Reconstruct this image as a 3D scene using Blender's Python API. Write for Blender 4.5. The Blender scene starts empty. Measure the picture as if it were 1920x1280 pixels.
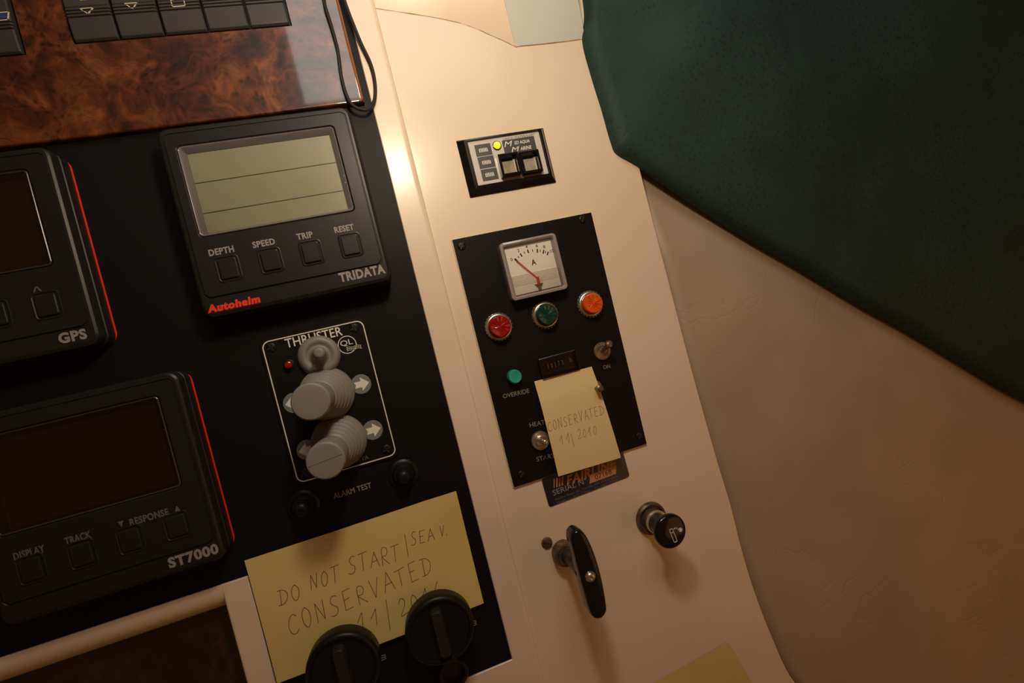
import bpy, bmesh, math, random
from mathutils import Vector, Matrix
random.seed(4)
SC = bpy.context.scene
COL = SC.collection
MM = 0.001

# ---------------------------------------------------------------- camera, lights, exposure
# Millimetre frame of the dashboard: x to the right, y up the dash, z out of the dash. Camera 380 mm above.
CM = ((0.94089874, 0.2401852, -0.23878991), (-0.24053261, 0.97023316, 0.02813694), (0.23843996, 0.03096275, 0.97066353))
CF, CH = 934.48, 380.0
cam_d = bpy.data.cameras.new('camera')
cam = bpy.data.objects.new('camera', cam_d)
COL.objects.link(cam)
cam_d.sensor_width = 36
cam_d.lens = 36 * CF / 1920
cam_d.clip_start = 0.01
cam_d.clip_end = 20
_w = [Vector((r[0], -r[1], -r[2])) for r in CM]
_m = Matrix((_w[0], -_w[1], -_w[2])).transposed().to_4x4()
_m.translation = Vector((0, 0, CH * MM))
cam.matrix_world = _m
SC.camera = cam

def area(name, loc, target, w, h, power, col, shape='RECTANGLE'):
    d = bpy.data.lights.new(name, 'AREA')
    d.shape = shape
    d.size = w
    d.size_y = h
    d.energy = power
    d.color = col
    o = bpy.data.objects.new(name, d)
    COL.objects.link(o)
    o.location = Vector(loc) * MM
    o.rotation_euler = (Vector(target) * MM - o.location).to_track_quat('-Z', 'Y').to_euler()
    return o

sd = bpy.data.lights.new('cabin_lamp', 'SPOT')
sd.energy = 2.15
sd.color = (1.0, 0.79, 0.55)
sd.shadow_soft_size = 0.024
sd.spot_size = math.radians(165)
sd.spot_blend = 0.7
so = bpy.data.objects.new('cabin_lamp', sd)
COL.objects.link(so)
so.location = Vector((62, 222, 245)) * MM
so.rotation_euler = (Vector((75, 120, 0)) * MM - so.location).to_track_quat('-Z', 'Y').to_euler()
area('windscreen_daylight', (165, 720, 600), (165, 640, 0), 0.40, 0.44, 2.1, (1.0, 0.98, 0.90))
area('added_warm_fill', (640, -300, 520), (240, -230, 0), 0.55, 0.55, 0.52, (1.0, 0.45, 0.14))  # unseen fill light, added to warm and brighten the lower right; no actual lamp
wd = bpy.data.worlds.new('cabin_world')
SC.world = wd
wd.use_nodes = True
wd.node_tree.nodes['Background'].inputs[0].default_value = (1.0, 0.45, 0.16, 1)
wd.node_tree.nodes['Background'].inputs[1].default_value = 0.08
SC.view_settings.view_transform = 'Standard'
SC.view_settings.look = 'None'
SC.view_settings.exposure = 0.0
SC.view_settings.gamma = 1.0
SC.view_settings.use_curve_mapping = False

# ---------------------------------------------------------------- helpers
def P(px, py, h=0.0):
    """a point seen in the photograph, lying at height h (mm) over the dash plane"""
    d = (px - 960, py - 640, CF)
    v = [sum(CM[i][k] * d[i] for i in range(3)) for k in range(3)]
    s = (CH - h) / v[2]
    return (v[0] * s, -v[1] * s)

def mat(name, col, rough=0.5, metal=0.0, coat=0.0, spec=0.5, bump=None, vary=None, emit=None, sheen=0.0):
    m = bpy.data.materials.new(name)
    m.use_nodes = True
    nt = m.node_tree
    b = nt.nodes['Principled BSDF']
    b.inputs['Base Color'].default_value = (*col, 1)
    b.inputs['Roughness'].default_value = rough
    b.inputs['Metallic'].default_value = metal
    b.inputs['Coat Weight'].default_value = coat
    b.inputs['Coat Roughness'].default_value = 0.06
    b.inputs['Specular IOR Level'].default_value = spec
    b.inputs['Sheen Weight'].default_value = sheen
    if emit:
        b.inputs['Emission Color'].default_value = (*emit[0], 1)
        b.inputs['Emission Strength'].default_value = emit[1]
    tc = None
    if bump or vary:
        tc = nt.nodes.new('ShaderNodeTexCoord')
    if bump:
        n = nt.nodes.new('ShaderNodeTexNoise')
        n.inputs['Scale'].default_value = bump[0]
        n.inputs['Detail'].default_value = 4
        bp = nt.nodes.new('ShaderNodeBump')
        bp.inputs['Strength'].default_value = bump[1]
        bp.inputs['Distance'].default_value = bump[2] * MM
        nt.links.new(tc.outputs['Object'], n.inputs['Vector'])
        nt.links.new(n.outputs['Fac'], bp.inputs['Height'])
        nt.links.new(bp.outputs['Normal'], b.inputs['Normal'])
    if vary:
        n = nt.nodes.new('ShaderNodeTexNoise')
        n.inputs['Scale'].default_value = vary[0]
        n.inputs['Detail'].default_value = 5
        r = nt.nodes.new('ShaderNodeValToRGB')
        r.color_ramp.elements[0].position = 0.35
        r.color_ramp.elements[1].position = 0.65
        r.color_ramp.elements[0].color = (*vary[1], 1)
        r.color_ramp.elements[1].color = (*col, 1)
        nt.links.new(tc.outputs['Object'], n.inputs['Vector'])
        nt.links.new(n.outputs['Fac'], r.inputs['Fac'])
        nt.links.new(r.outputs['Color'], b.inputs['Base Color'])
    return m

def glass_mat(name, tint=(1, 1, 1), rough=0.03):
    m = bpy.data.materials.new(name)
    m.use_nodes = True
    nt = m.node_tree
    nt.nodes.remove(nt.nodes['Principled BSDF'])
    t = nt.nodes.new('ShaderNodeBsdfTransparent')
    t.inputs[0].default_value = (*tint, 1)
    g = nt.nodes.new('ShaderNodeBsdfGlossy')
    g.inputs['Roughness'].default_value = rough
    f = nt.nodes.new('ShaderNodeFresnel')
    f.inputs[0].default_value = 1.45
    x = nt.nodes.new('ShaderNodeMixShader')
    nt.links.new(f.outputs[0], x.inputs[0])
    nt.links.new(t.outputs[0], x.inputs[1])
    nt.links.new(g.outputs[0], x.inputs[2])
    nt.links.new(x.outputs[0], nt.nodes['Material Output'].inputs['Surface'])
    return m

def node_mat(name, build):
    m = bpy.data.materials.new(name)
    m.use_nodes = True
    build(m.node_tree, m.node_tree.nodes['Principled BSDF'])
    return m

def ramp(nt, stops):
    r = nt.nodes.new('ShaderNodeValToRGB')
    e = r.color_ramp.elements
    e[0].position, e[0].color = stops[0][0], (*stops[0][1], 1)
    e[1].position, e[1].color = stops[-1][0], (*stops[-1][1], 1)
    for p, c in stops[1:-1]:
        k = e.new(p)
        k.color = (*c, 1)
    return r

def noise(nt, vec, scale, detail=5, dist=0.0):
    n = nt.nodes.new('ShaderNodeTexNoise')
    n.inputs['Scale'].default_value = scale
    n.inputs['Detail'].default_value = detail
    n.inputs['Distortion'].default_value = dist
    nt.links.new(vec, n.inputs['Vector'])
    return n

def mixc(nt, fac, a, b, mode='MIX'):
    x = nt.nodes.new('ShaderNodeMix')
    x.data_type = 'RGBA'
    x.blend_type = mode
    for s, v in ((0, fac), (6, a), (7, b)):
        if isinstance(v, (int, float)):
            x.inputs[s].default_value = v
        elif isinstance(v, tuple):
            x.inputs[s].default_value = (*v, 1)
        else:
            nt.links.new(v, x.inputs[s])
    return x.outputs[2]

def cream_nodes(base, rough, specks=True, coat=0.28):
    def f(nt, b):
        tc = nt.nodes.new('ShaderNodeTexCoord').outputs['Object']
        n = noise(nt, tc, 9, 4)
        r = ramp(nt, [(0.3, tuple(c * 0.93 for c in base)), (0.7, base)])
        nt.links.new(n.outputs['Fac'], r.inputs['Fac'])
        col = r.outputs['Color']
        if specks:
            v = nt.nodes.new('ShaderNodeTexVoronoi')
            v.inputs['Scale'].default_value = 26
            nt.links.new(tc, v.inputs['Vector'])
            r2 = ramp(nt, [(0.018, (1, 1, 1)), (0.03, (0, 0, 0))])
            nt.links.new(v.outputs['Distance'], r2.inputs['Fac'])
            col = mixc(nt, r2.outputs['Color'], col, (0.22, 0.12, 0.06))
        nt.links.new(col, b.inputs['Base Color'])
        b.inputs['Roughness'].default_value = rough
        b.inputs['Coat Weight'].default_value = coat
        b.inputs['Coat Roughness'].default_value = 0.16
        n2 = noise(nt, tc, 260, 3)
        bp = nt.nodes.new('ShaderNodeBump')
        bp.inputs['Strength'].default_value = 0.12
        bp.inputs['Distance'].default_value = 0.0002
        nt.links.new(n2.outputs['Fac'], bp.inputs['Height'])
        nt.links.new(bp.outputs['Normal'], b.inputs['Normal'])
    return f

def burl_nodes(dark):
    def f(nt, b):
        tc = nt.nodes.new('ShaderNodeTexCoord').outputs['Object']
        warp = noise(nt, tc, 18, 3)
        wv = mixc(nt, 0.06, tc, warp.outputs['Color'])
        n1 = noise(nt, wv, 48, 14, 0.55)
        r1 = ramp(nt, [(0.30, (0.040, 0.010, 0.005)), (0.45, (0.105, 0.026, 0.009)), (0.55, (0.175, 0.047, 0.014)), (0.70, (0.28, 0.092, 0.027))])
        nt.links.new(n1.outputs['Fac'], r1.inputs['Fac'])
        v = nt.nodes.new('ShaderNodeTexVoronoi')
        v.inputs['Scale'].default_value = 78
        nt.links.new(wv, v.inputs['Vector'])
        r2 = ramp(nt, [(0.05, (0.30, 0.22, 0.20)), (0.12, (0.12, 0.10, 0.11)), (0.26, (0.38, 0.32, 0.31)), (0.52, (1, 1, 1))])
        nt.links.new(v.outputs['Distance'], r2.inputs['Fac'])
        mk = noise(nt, tc, 14, 2)
        rm = ramp(nt, [(0.38, (0, 0, 0)), (0.50, (1, 1, 1))])
        nt.links.new(mk.outputs['Fac'], rm.inputs['Fac'])
        eyes = mixc(nt, rm.outputs['Color'], (1, 1, 1), r2.outputs['Color'])
        c = mixc(nt, 0.9, r1.outputs['Color'], eyes, 'MULTIPLY')
        v2 = nt.nodes.new('ShaderNodeTexVoronoi')
        v2.inputs['Scale'].default_value = 190
        nt.links.new(wv, v2.inputs['Vector'])
        r4 = ramp(nt, [(0.12, (0.20, 0.15, 0.15)), (0.24, (0.55, 0.5, 0.48)), (0.46, (1, 1, 1))])
        nt.links.new(v2.outputs['Distance'], r4.inputs['Fac'])
        mk2 = noise(nt, tc, 30, 3)
        rm2 = ramp(nt, [(0.42, (0, 0, 0)), (0.52, (1, 1, 1))])
        nt.links.new(mk2.outputs['Fac'], rm2.inputs['Fac'])
        c = mixc(nt, 0.9, c, mixc(nt, rm2.outputs['Color'], (1, 1, 1), r4.outputs['Color']), 'MULTIPLY')
        n3 = noise(nt, wv, 230, 4, 1.0)
        r3 = ramp(nt, [(0.38, (0.45, 0.40, 0.38)), (0.60, (1, 1, 1))])
        nt.links.new(n3.outputs['Fac'], r3.inputs['Fac'])
        c = mixc(nt, 0.7, c, r3.outputs['Color'], 'MULTIPLY')
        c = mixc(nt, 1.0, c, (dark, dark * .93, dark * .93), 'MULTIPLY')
        nt.links.new(c, b.inputs['Base Color'])
        b.inputs['Roughness'].default_value = 0.4
        b.inputs['Coat Weight'].default_value = 1.0
        b.inputs['Coat Roughness'].default_value = 0.05
    return f

def green_nodes(nt, b):
    tc = nt.nodes.new('ShaderNodeTexCoord').outputs['Object']
    n = noise(nt, tc, 14, 4)
    r = ramp(nt, [(0.3, (0.010, 0.031, 0.027)), (0.7, (0.018, 0.050, 0.044))])
    nt.links.new(n.outputs['Fac'], r.inputs['Fac'])
    v = nt.nodes.new('ShaderNodeTexVoronoi')
    v.inputs['Scale'].default_value = 240
    nt.links.new(tc, v.inputs['Vector'])
    r2 = ramp(nt, [(0.10, (0.52, 0.52, 0.52)), (0.42, (1, 1, 1))])
    nt.links.new(v.outputs['Distance'], r2.inputs['Fac'])
    mk = noise(nt, tc, 22, 3)
    rm = ramp(nt, [(0.36, (0, 0, 0)), (0.56, (1, 1, 1))])
    nt.links.new(mk.outputs['Fac'], rm.inputs['Fac'])
    c = mixc(nt, rm.outputs['Color'], r.outputs['Color'], mixc(nt, 1.0, r.outputs['Color'], r2.outputs['Color'], 'MULTIPLY'))
    nt.links.new(c, b.inputs['Base Color'])
    b.inputs['Roughness'].default_value = 0.7
    b.inputs['Specular IOR Level'].default_value = 0.35
    n2 = noise(nt, tc, 420, 3)
    bp = nt.nodes.new('ShaderNodeBump')
    bp.inputs['Strength'].default_value = 0.3
    bp.inputs['Distance'].default_value = 0.0006
    nt.links.new(n2.outputs['Fac'], bp.inputs['Height'])
    nt.links.new(bp.outputs['Normal'], b.inputs['Normal'])

def vinyl_nodes(nt, b):
    tc = nt.nodes.new('ShaderNodeTexCoord').outputs['Object']
    n = noise(nt, tc, 12, 4)
    r = ramp(nt, [(0.3, (0.36, 0.285, 0.22)), (0.7, (0.42, 0.335, 0.26))])
    nt.links.new(n.outputs['Fac'], r.inputs['Fac'])
    nt.links.new(r.outputs['Color'], b.inputs['Base Color'])
    b.inputs['Roughness'].default_value = 0.55
    w = noise(nt, tc, 7, 5, 1.6)
    rr = ramp(nt, [(0.485, (1, 1, 1)), (0.5, (0, 0, 0)), (0.515, (1, 1, 1))])
    nt.links.new(w.outputs['Fac'], rr.inputs['Fac'])
    mk = noise(nt, tc, 11, 2)
    rm = ramp(nt, [(0.5, (0, 0, 0)), (0.62, (1, 1, 1))])
    nt.links.new(mk.outputs['Fac'], rm.inputs['Fac'])
    creases = mixc(nt, rm.outputs['Color'], (1, 1, 1), rr.outputs['Color'])
    g = noise(nt, tc, 330, 4)
    hgt = mixc(nt, 0.25, creases, g.outputs['Fac'])
    bp = nt.nodes.new('ShaderNodeBump')
    bp.inputs['Strength'].default_value = 0.35
    bp.inputs['Distance'].default_value = 0.0007
    nt.links.new(hgt, bp.inputs['Height'])
    nt.links.new(bp.outputs['Normal'], b.inputs['Normal'])

CREAM = node_mat('cream_gelcoat', cream_nodes((0.78, 0.65, 0.50), 0.34))
WHITE = node_mat('white_vinyl', cream_nodes((0.62, 0.66, 0.64), 0.45, False, 0.2))
BURL = node_mat('burl_veneer', burl_nodes(0.85))
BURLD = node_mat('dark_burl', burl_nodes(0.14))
GREEN = node_mat('green_suede', green_nodes)
VINYL = node_mat('beige_vinyl', vinyl_nodes)
BLACK = mat('black_plastic', (0.013, 0.0125, 0.012), 0.48, bump=(900, 0.25, 0.15))
PANEL = mat('black_panel', (0.0065, 0.006, 0.0058), 0.5, bump=(1200, 0.3, 0.12), spec=0.16)
HOUSE = mat('instrument_plastic', (0.0125, 0.012, 0.0115), 0.42, bump=(1500, 0.25, 0.1), spec=0.35)
KEYP = mat('rocker_plastic', (0.042, 0.040, 0.037), 0.45)
GLOSSB = mat('gloss_black', (0.006, 0.006, 0.006), 0.16)
RUBBER = mat('black_rubber', (0.006, 0.006, 0.006), 0.42, spec=0.25)
GREYR = mat('grey_rubber', (0.21, 0.195, 0.18), 0.5, bump=(700, 0.2, 0.1))
RED = mat('red_gasket', (0.75, 0.03, 0.015), 0.5)
REDTXT = mat('red_print', (0.85, 0.035, 0.01), 0.5)
GREYTXT = mat('grey_print', (0.26, 0.25, 0.235), 0.6)
DIMTXT = mat('dim_print', (0.12, 0.115, 0.11), 0.6)
WHTXT = mat('white_print', (0.72, 0.70, 0.64), 0.5)
YELTXT = mat('ivory_print', (0.72, 0.66, 0.42), 0.5)
LCD = mat('olive_lcd', (0.30, 0.295, 0.215), 0.35, vary=(14, (0.27, 0.265, 0.185)))
LCDD = mat('dark_lcd', (0.020, 0.013, 0.008), 0.25)
LCDL = mat('lcd_line', (0.02, 0.018, 0.012), 0.5)
GLASS = glass_mat('clear_window')
ACRYL = glass_mat('clear_acrylic', (0.93, 0.90, 0.90), 0.12)
FRAME = mat('clear_bezel', (0.16, 0.15, 0.155), 0.22, coat=0.15)
FRAMED = mat('dim_bezel', (0.035, 0.032, 0.03), 0.3)
ACRIM = mat('acrylic_rim', (0.30, 0.26, 0.255), 0.12, coat=1.0)
CHROME = mat('satin_chrome', (0.62, 0.56, 0.47), 0.28, 0.9)
DULL = mat('dull_metal', (0.33, 0.28, 0.22), 0.4, 0.75, bump=(600, 0.4, 0.3), vary=(160, (0.16, 0.11, 0.07)))
CORR = mat('tarnished_metal', (0.20, 0.13, 0.085), 0.45, 0.5, bump=(500, 0.5, 0.4), vary=(200, (0.09, 0.05, 0.03)))
BRASS = mat('raw_edge', (0.62, 0.48, 0.30), 0.45)
DIAL = mat('dial_card', (0.86, 0.83, 0.79), 0.5)
DIALG = mat('dial_frost', (0.76, 0.72, 0.68), 0.35)
INK = mat('black_ink', (0.02, 0.018, 0.016), 0.6)
PENCIL = mat('pencil_lead', (0.10, 0.085, 0.06), 0.6)
PENCIL2 = mat('faint_pencil', (0.22, 0.18, 0.09), 0.6)
NOTE = mat('yellow_paper', (0.69, 0.55, 0.20), 0.85, bump=(60, 0.25, 0.5), vary=(10, (0.64, 0.50, 0.17)))
NOTEP = mat('pale_yellow_paper', (0.74, 0.60, 0.30), 0.85, bump=(60, 0.25, 0.5), vary=(12, (0.70, 0.56, 0.27)))
NEEDLE = mat('needle_red', (0.55, 0.05, 0.03), 0.4)
LRED = mat('red_lens', (0.30, 0.004, 0.004), 0.15, coat=1.0)
LGRN = mat('green_lens', (0.002, 0.04, 0.026), 0.15, coat=1.0)
LORG = mat('orange_lens', (0.70, 0.075, 0.006), 0.15, coat=1.0)
TEAL = mat('teal_button', (0.02, 0.36, 0.27), 0.3, coat=0.4)
LEDON = mat('lit_led', (0.75, 0.8, 0.05), 0.2, emit=((0.78, 0.85, 0.02), 0.75), coat=1.0)
PALE = mat('pale_faceplate', (0.60, 0.56, 0.55), 0.28, coat=0.5)
DKBOX = mat('charcoal_print', (0.055, 0.055, 0.055), 0.4)
MIRR = mat('window_plate', (0.42, 0.38, 0.29), 0.3, 0.2, vary=(120, (0.26, 0.22, 0.15)))
NAVY = mat('navy_plate', (0.010, 0.013, 0.028), 0.3, coat=0.4)
ORNG = mat('orange_print', (0.52, 0.24, 0.10), 0.5)
DISC = mat('blue_grey_disc', (0.17, 0.19, 0.19), 0.45)
CORD = mat('black_cord', (0.008, 0.007, 0.006), 0.7, bump=(1500, 0.4, 0.2))
GRIME = mat('brown_sealant', (0.34, 0.21, 0.11), 0.6, vary=(60, (0.60, 0.46, 0.30)))

class MB:
    def __init__(s):
        s.v = []; s.f = []
    def ring(s, pts):
        i = len(s.v); s.v.extend(pts); return list(range(i, len(s.v)))
    def bridge(s, a, b):
        n = len(a)
        for k in range(n):
            s.f.append((a[k], a[(k + 1) % n], b[(k + 1) % n], b[k]))
    def loft(s, levels, cap0=True, cap1=True, seg=5, tilt=(0, 0), c=(0, 0), rot=0):
        rings = []
        cr, sr = math.cos(rot), math.sin(rot)
        for (x0, y0, x1, y1, r, z) in levels:
            r = max(min(r, (x1 - x0) / 2 - 1e-4, (y1 - y0) / 2 - 1e-4), 1e-4)
            pts = []
            for cx, cy, a0 in ((x1 - r, y1 - r, 0), (x0 + r, y1 - r, 90), (x0 + r, y0 + r, 180), (x1 - r, y0 + r, 270)):
                for k in range(seg + 1):
                    a = math.radians(a0 + 90 * k / seg)
                    X, Y = cx + r * math.cos(a) - c[0], cy + r * math.sin(a) - c[1]
                    pts.append((c[0] + X * cr - Y * sr + tilt[0] * z, c[1] + X * sr + Y * cr + tilt[1] * z, z))
            rings.append(s.ring(pts))
        for a, b in zip(rings, rings[1:]):
            s.bridge(a, b)
        if cap0: s.f.append(tuple(reversed(rings[0])))
        if cap1: s.f.append(tuple(rings[-1]))
        return s
    def slab(s, x0, y0, x1, y1, z0, z1, r=1.0, b=0.4, rot=0):
        c = ((x0 + x1) / 2, (y0 + y1) / 2)
        return s.loft([(x0, y0, x1, y1, r, z0), (x0, y0, x1, y1, r, z1 - b), (x0 + b * .3, y0 + b * .3, x1 - b * .3, y1 - b * .3, r, z1 - b * .3),
                       (x0 + b, y0 + b, x1 - b, y1 - b, max(r - b, .05), z1)], c=c, rot=rot)
    def box(s, x0, y0, x1, y1, z0, z1, rot=0):
        return s.loft([(x0, y0, x1, y1, 1e-4, z0), (x0, y0, x1, y1, 1e-4, z1)], seg=1, c=((x0 + x1) / 2, (y0 + y1) / 2), rot=rot)
    def lathe(s, prof, cx, cy, n=40, shear=(0, 0), cap0=True, cap1=True, z0=0.0, wob=None):
        rings = []
        for r, z in prof:
            rings.append(s.ring([(cx + max(r, 1e-3) * math.cos(2 * math.pi * k / n) * (wob(k) if wob else 1) + shear[0] * (z - z0),
                                  cy + max(r, 1e-3) * math.sin(2 * math.pi * k / n) * (wob(k) if wob else 1) + shear[1] * (z - z0), z) for k in range(n)]))
        for a, b in zip(rings, rings[1:]):
            s.bridge(a, b)
        if cap0: s.f.append(tuple(reversed(rings[0])))
        if cap1: s.f.append(tuple(rings[-1]))
        return s
    def prism(s, pts, z0, z1):
        ar = sum(pts[i][0] * pts[(i + 1) % len(pts)][1] - pts[(i + 1) % len(pts)][0] * pts[i][1] for i in range(len(pts)))
        if ar < 0: pts = pts[::-1]
        a = s.ring([(x, y, z0) for x, y in pts]); b = s.ring([(x, y, z1) for x, y in pts])
        s.bridge(a, b)
        s.f.append(tuple(reversed(a))); s.f.append(tuple(b))
        return s
    def line(s, a, b, w, z0, z1):
        d = Vector((b[0] - a[0], b[1] - a[1]))
        if d.length < 1e-6: return s
        d.normalize(); n = Vector((-d.y, d.x)) * w / 2; e = d * w / 2
        return s.prism([(a[0] - e.x + n.x, a[1] - e.y + n.y), (a[0] - e.x - n.x, a[1] - e.y - n.y), (b[0] + e.x - n.x, b[1] + e.y - n.y), (b[0] + e.x + n.x, b[1] + e.y + n.y)], z0, z1)
    def tube(s, path, rad, n=10, closed=False):
        rings = []
        m = len(path)
        up0 = Vector((0, 0, 1))
        for i, p in enumerate(path):
            p = Vector(p)
            a = Vector(path[max(i - 1, 0)]); b = Vector(path[min(i + 1, m - 1)])
            t = (b - a).normalized()
            u = t.cross(up0)
            if u.length < 1e-3: u = Vector((1, 0, 0))
            u.normalize(); w = u.cross(t)
            r = rad(i / (m - 1)) if callable(rad) else rad
            rings.append(s.ring([tuple(p + u * r * math.cos(2 * math.pi * k / n) + w * r * math.sin(2 * math.pi * k / n)) for k in range(n)]))
        for a, b in zip(rings, rings[1:]): s.bridge(a, b)
        s.f.append(tuple(reversed(rings[0]))); s.f.append(tuple(rings[-1]))
        return s
    def grid(s, nu, nv, fn):
        idx = [[None] * (nv + 1) for _ in range(nu + 1)]
        for i in range(nu + 1):
            for j in range(nv + 1):
                idx[i][j] = len(s.v); s.v.append(fn(i / nu, j / nv))
        for i in range(nu):
            for j in range(nv):
                s.f.append((idx[i][j], idx[i + 1][j], idx[i + 1][j + 1], idx[i][j + 1]))
        return s

ORG = {}
def tag(o, label=None, cat=None, group=None, kind=None):
    if label: o['label'] = label
    if cat: o['category'] = cat
    if group: o['group'] = group
    if kind: o['kind'] = kind
    return o
def thing(name, label, cat, loc, group=None):
    o = bpy.data.objects.new(name, None)
    o.empty_display_size = 0.01
    COL.objects.link(o)
    o.location = Vector(loc) * MM
    ORG[o.name] = Vector(loc)
    return tag(o, label, cat, group)
def obj(name, mb, m, parent=None, smooth=True, label=None, org=None, angle=35):
    o0 = Vector(org) if org else (ORG[parent.name] if parent else Vector((0, 0, 0)))
    me = bpy.data.meshes.new(name)
    me.from_pydata([tuple((Vector(p) - o0) * MM) for p in mb.v], [], mb.f)
    bm = bmesh.new(); bm.from_mesh(me)
    bmesh.ops.recalc_face_normals(bm, faces=bm.faces)
    if smooth:
        for f in bm.faces: f.smooth = True
        for e in bm.edges:
            if len(e.link_faces) == 2 and e.calc_face_angle(0) > math.radians(angle): e.smooth = False
    bm.to_mesh(me); bm.free()
    me.materials.append(m)
    o = bpy.data.objects.new(name, me)
    COL.objects.link(o)
    if smooth:
        wn = o.modifiers.new('weighted', 'WEIGHTED_NORMAL'); wn.keep_sharp = True
    if parent:
        o.parent = parent
        ORG[o.name] = o0
    else:
        o.location = o0 * MM
        ORG[o.name] = o0
    if label: o['label'] = label
    return o
def dup(root, loc, label=None):
    """a copy of a thing with copies of its parts and sub-parts"""
    def rec(o, par):
        c = o.copy(); COL.objects.link(c); c.parent = par
        for ch in [k for k in kids if k.parent == o]: rec(ch, c)
        return c
    kids = list(COL.objects)
    r = rec(root, None)
    r.location = Vector(loc) * MM
    ORG[r.name] = Vector(loc)
    if label: r['label'] = label
    return r
def text(s, x, y, w, h, z, m, parent, rot=0, bold=0.0, shear=0.0, t=0.08, name='lettering'):
    """flat lettering fitted to w by h millimetres, centred on x, y"""
    cu = bpy.data.curves.new('text', 'FONT')
    cu.body = s; cu.size = 1; cu.offset = bold; cu.shear = shear; cu.extrude = 0.01; cu.resolution_u = 3; cu.space_character = 1.0 + 2.2 * bold
    to = bpy.data.objects.new('text', cu)
    COL.objects.link(to)
    bpy.context.view_layer.update()
    me = bpy.data.meshes.new_from_object(to.evaluated_get(bpy.context.evaluated_depsgraph_get()))
    bpy.data.objects.remove(to); bpy.data.curves.remove(cu)
    xs = [v.co.x for v in me.vertices]; ys = [v.co.y for v in me.vertices]; zs = [v.co.z for v in me.vertices]
    if not xs: return None
    cx, cy = (min(xs) + max(xs)) / 2, (min(ys) + max(ys)) / 2
    kx, ky = w / (max(xs) - min(xs)), h / (max(ys) - min(ys))
    o0 = ORG[parent.name]
    cr, sr = math.cos(rot), math.sin(rot)
    zm = max(zs)
    for v in me.vertices:
        X, Y = (v.co.x - cx) * kx, (v.co.y - cy) * ky
        v.co = Vector((x + X * cr - Y * sr - o0.x, y + X * sr + Y * cr - o0.y, z + (t if v.co.z > 0 else -0.02) - o0.z)) * MM
    me.materials.clear(); me.materials.append(m)
    me.name = name
    o = bpy.data.objects.new(name, me)
    COL.objects.link(o); o.parent = parent; ORG[o.name] = o0
    return o

def smoothstep(a, b, x):
    t = max(0.0, min(1.0, (x - a) / (b - a))); return t * t * (3 - 2 * t)
def chain(pts, n):
    """Catmull-Rom resample of a polyline"""
    out = []
    m = len(pts)
    for i in range(m - 1):
        p0, p1, p2, p3 = pts[max(i - 1, 0)], pts[i], pts[i + 1], pts[min(i + 2, m - 1)]
        for k in range(n):
            t = k / n
            out.append(tuple(0.5 * (2 * p1[j] + (p2[j] - p0[j]) * t + (2 * p0[j] - 5 * p1[j] + 4 * p2[j] - p3[j]) * t * t + (3 * p1[j] - p0[j] - 3 * p2[j] + p3[j]) * t ** 3) for j in range(len(p1))))
    out.append(tuple(pts[-1]))
    return out

B = -3.0      # surface of the side console, a little below the black panel

# ---------------------------------------------------------------- large structure
# black instrument plate (L shaped)
t = thing('instrument_panel', 'large matt black dash panel carrying the instruments, left of the cream side console', 'dash panel', (-60, 0, -3))
obj('panel_sheet', MB().prism([(-480, -122.5), (-127.5, -122.5), (-127.5, -249), (32.4, -249), (32.4, 345), (-480, 345)], -3, 0), PANEL, t, smooth=False)
PANEL_T = t

# cream frame round it
t = thing('dashboard_frame', 'cream moulded frame strip running round the edge of the black dash panel', 'dash frame', (42, 0, -8))
mb = MB()
def strip(x0, y0, x1, y1, rt=1.2, lo=-8.0, rs=(0.8, 0.8, 3.2, 2.0)):
    a, b_, c_, d_ = rs   # roundings: left, bottom, right, top
    L = []
    for k in range(6):
        q = k / 5 * math.pi / 2
        u, v = 1 - math.sin(q), 1 - math.cos(q)
        mx = 1 - v
        L.append((x0 + a * v, y0 + b_ * v, x1 - c_ * v, y1 - d_ * v, 0.6, rt - min(max(rs), 2.4) * u * 0.9))
    return [(x0, y0, x1, y1, 0.6, lo)] + L
mb.loft(strip(32.5, -480, 53.2, 345, rs=(0.9, 0.9, 4.2, 0.9)))
mb.loft(strip(-129, -480, 47.0, -249.2, rt=1.14, rs=(0.9, 0.9, 0.9, 0.9)))
mb.loft(strip(-145.0, -480, -127.6, -122.9, rt=1.17, lo=-12, rs=(1.6, 0.9, 0.9, 0.9)))
mb.loft(strip(-480, -139.5, -127.7, -122.9, rt=1.11, lo=-11, rs=(0.9, 0.9, 0.9, 0.9)) if False else [(-480, -140.6, -127.7, -122.9, .6, -12)] + [(-480, -140.6 + (1 - math.cos(k / 8 * math.pi / 2)) * 14, -127.7, -123.0 - .4 * (k == 8), .6, -11 + 12.0 * math.sin(k / 8 * math.pi / 2)) for k in range(9)])
obj('frame_moulding', mb, CREAM, t)
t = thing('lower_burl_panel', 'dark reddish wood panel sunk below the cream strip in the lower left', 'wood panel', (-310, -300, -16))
obj('veneer', MB().slab(-480, -480, -143.0, -137.0, -16, -12.2, 1, 0.3), BURLD, t)

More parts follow.
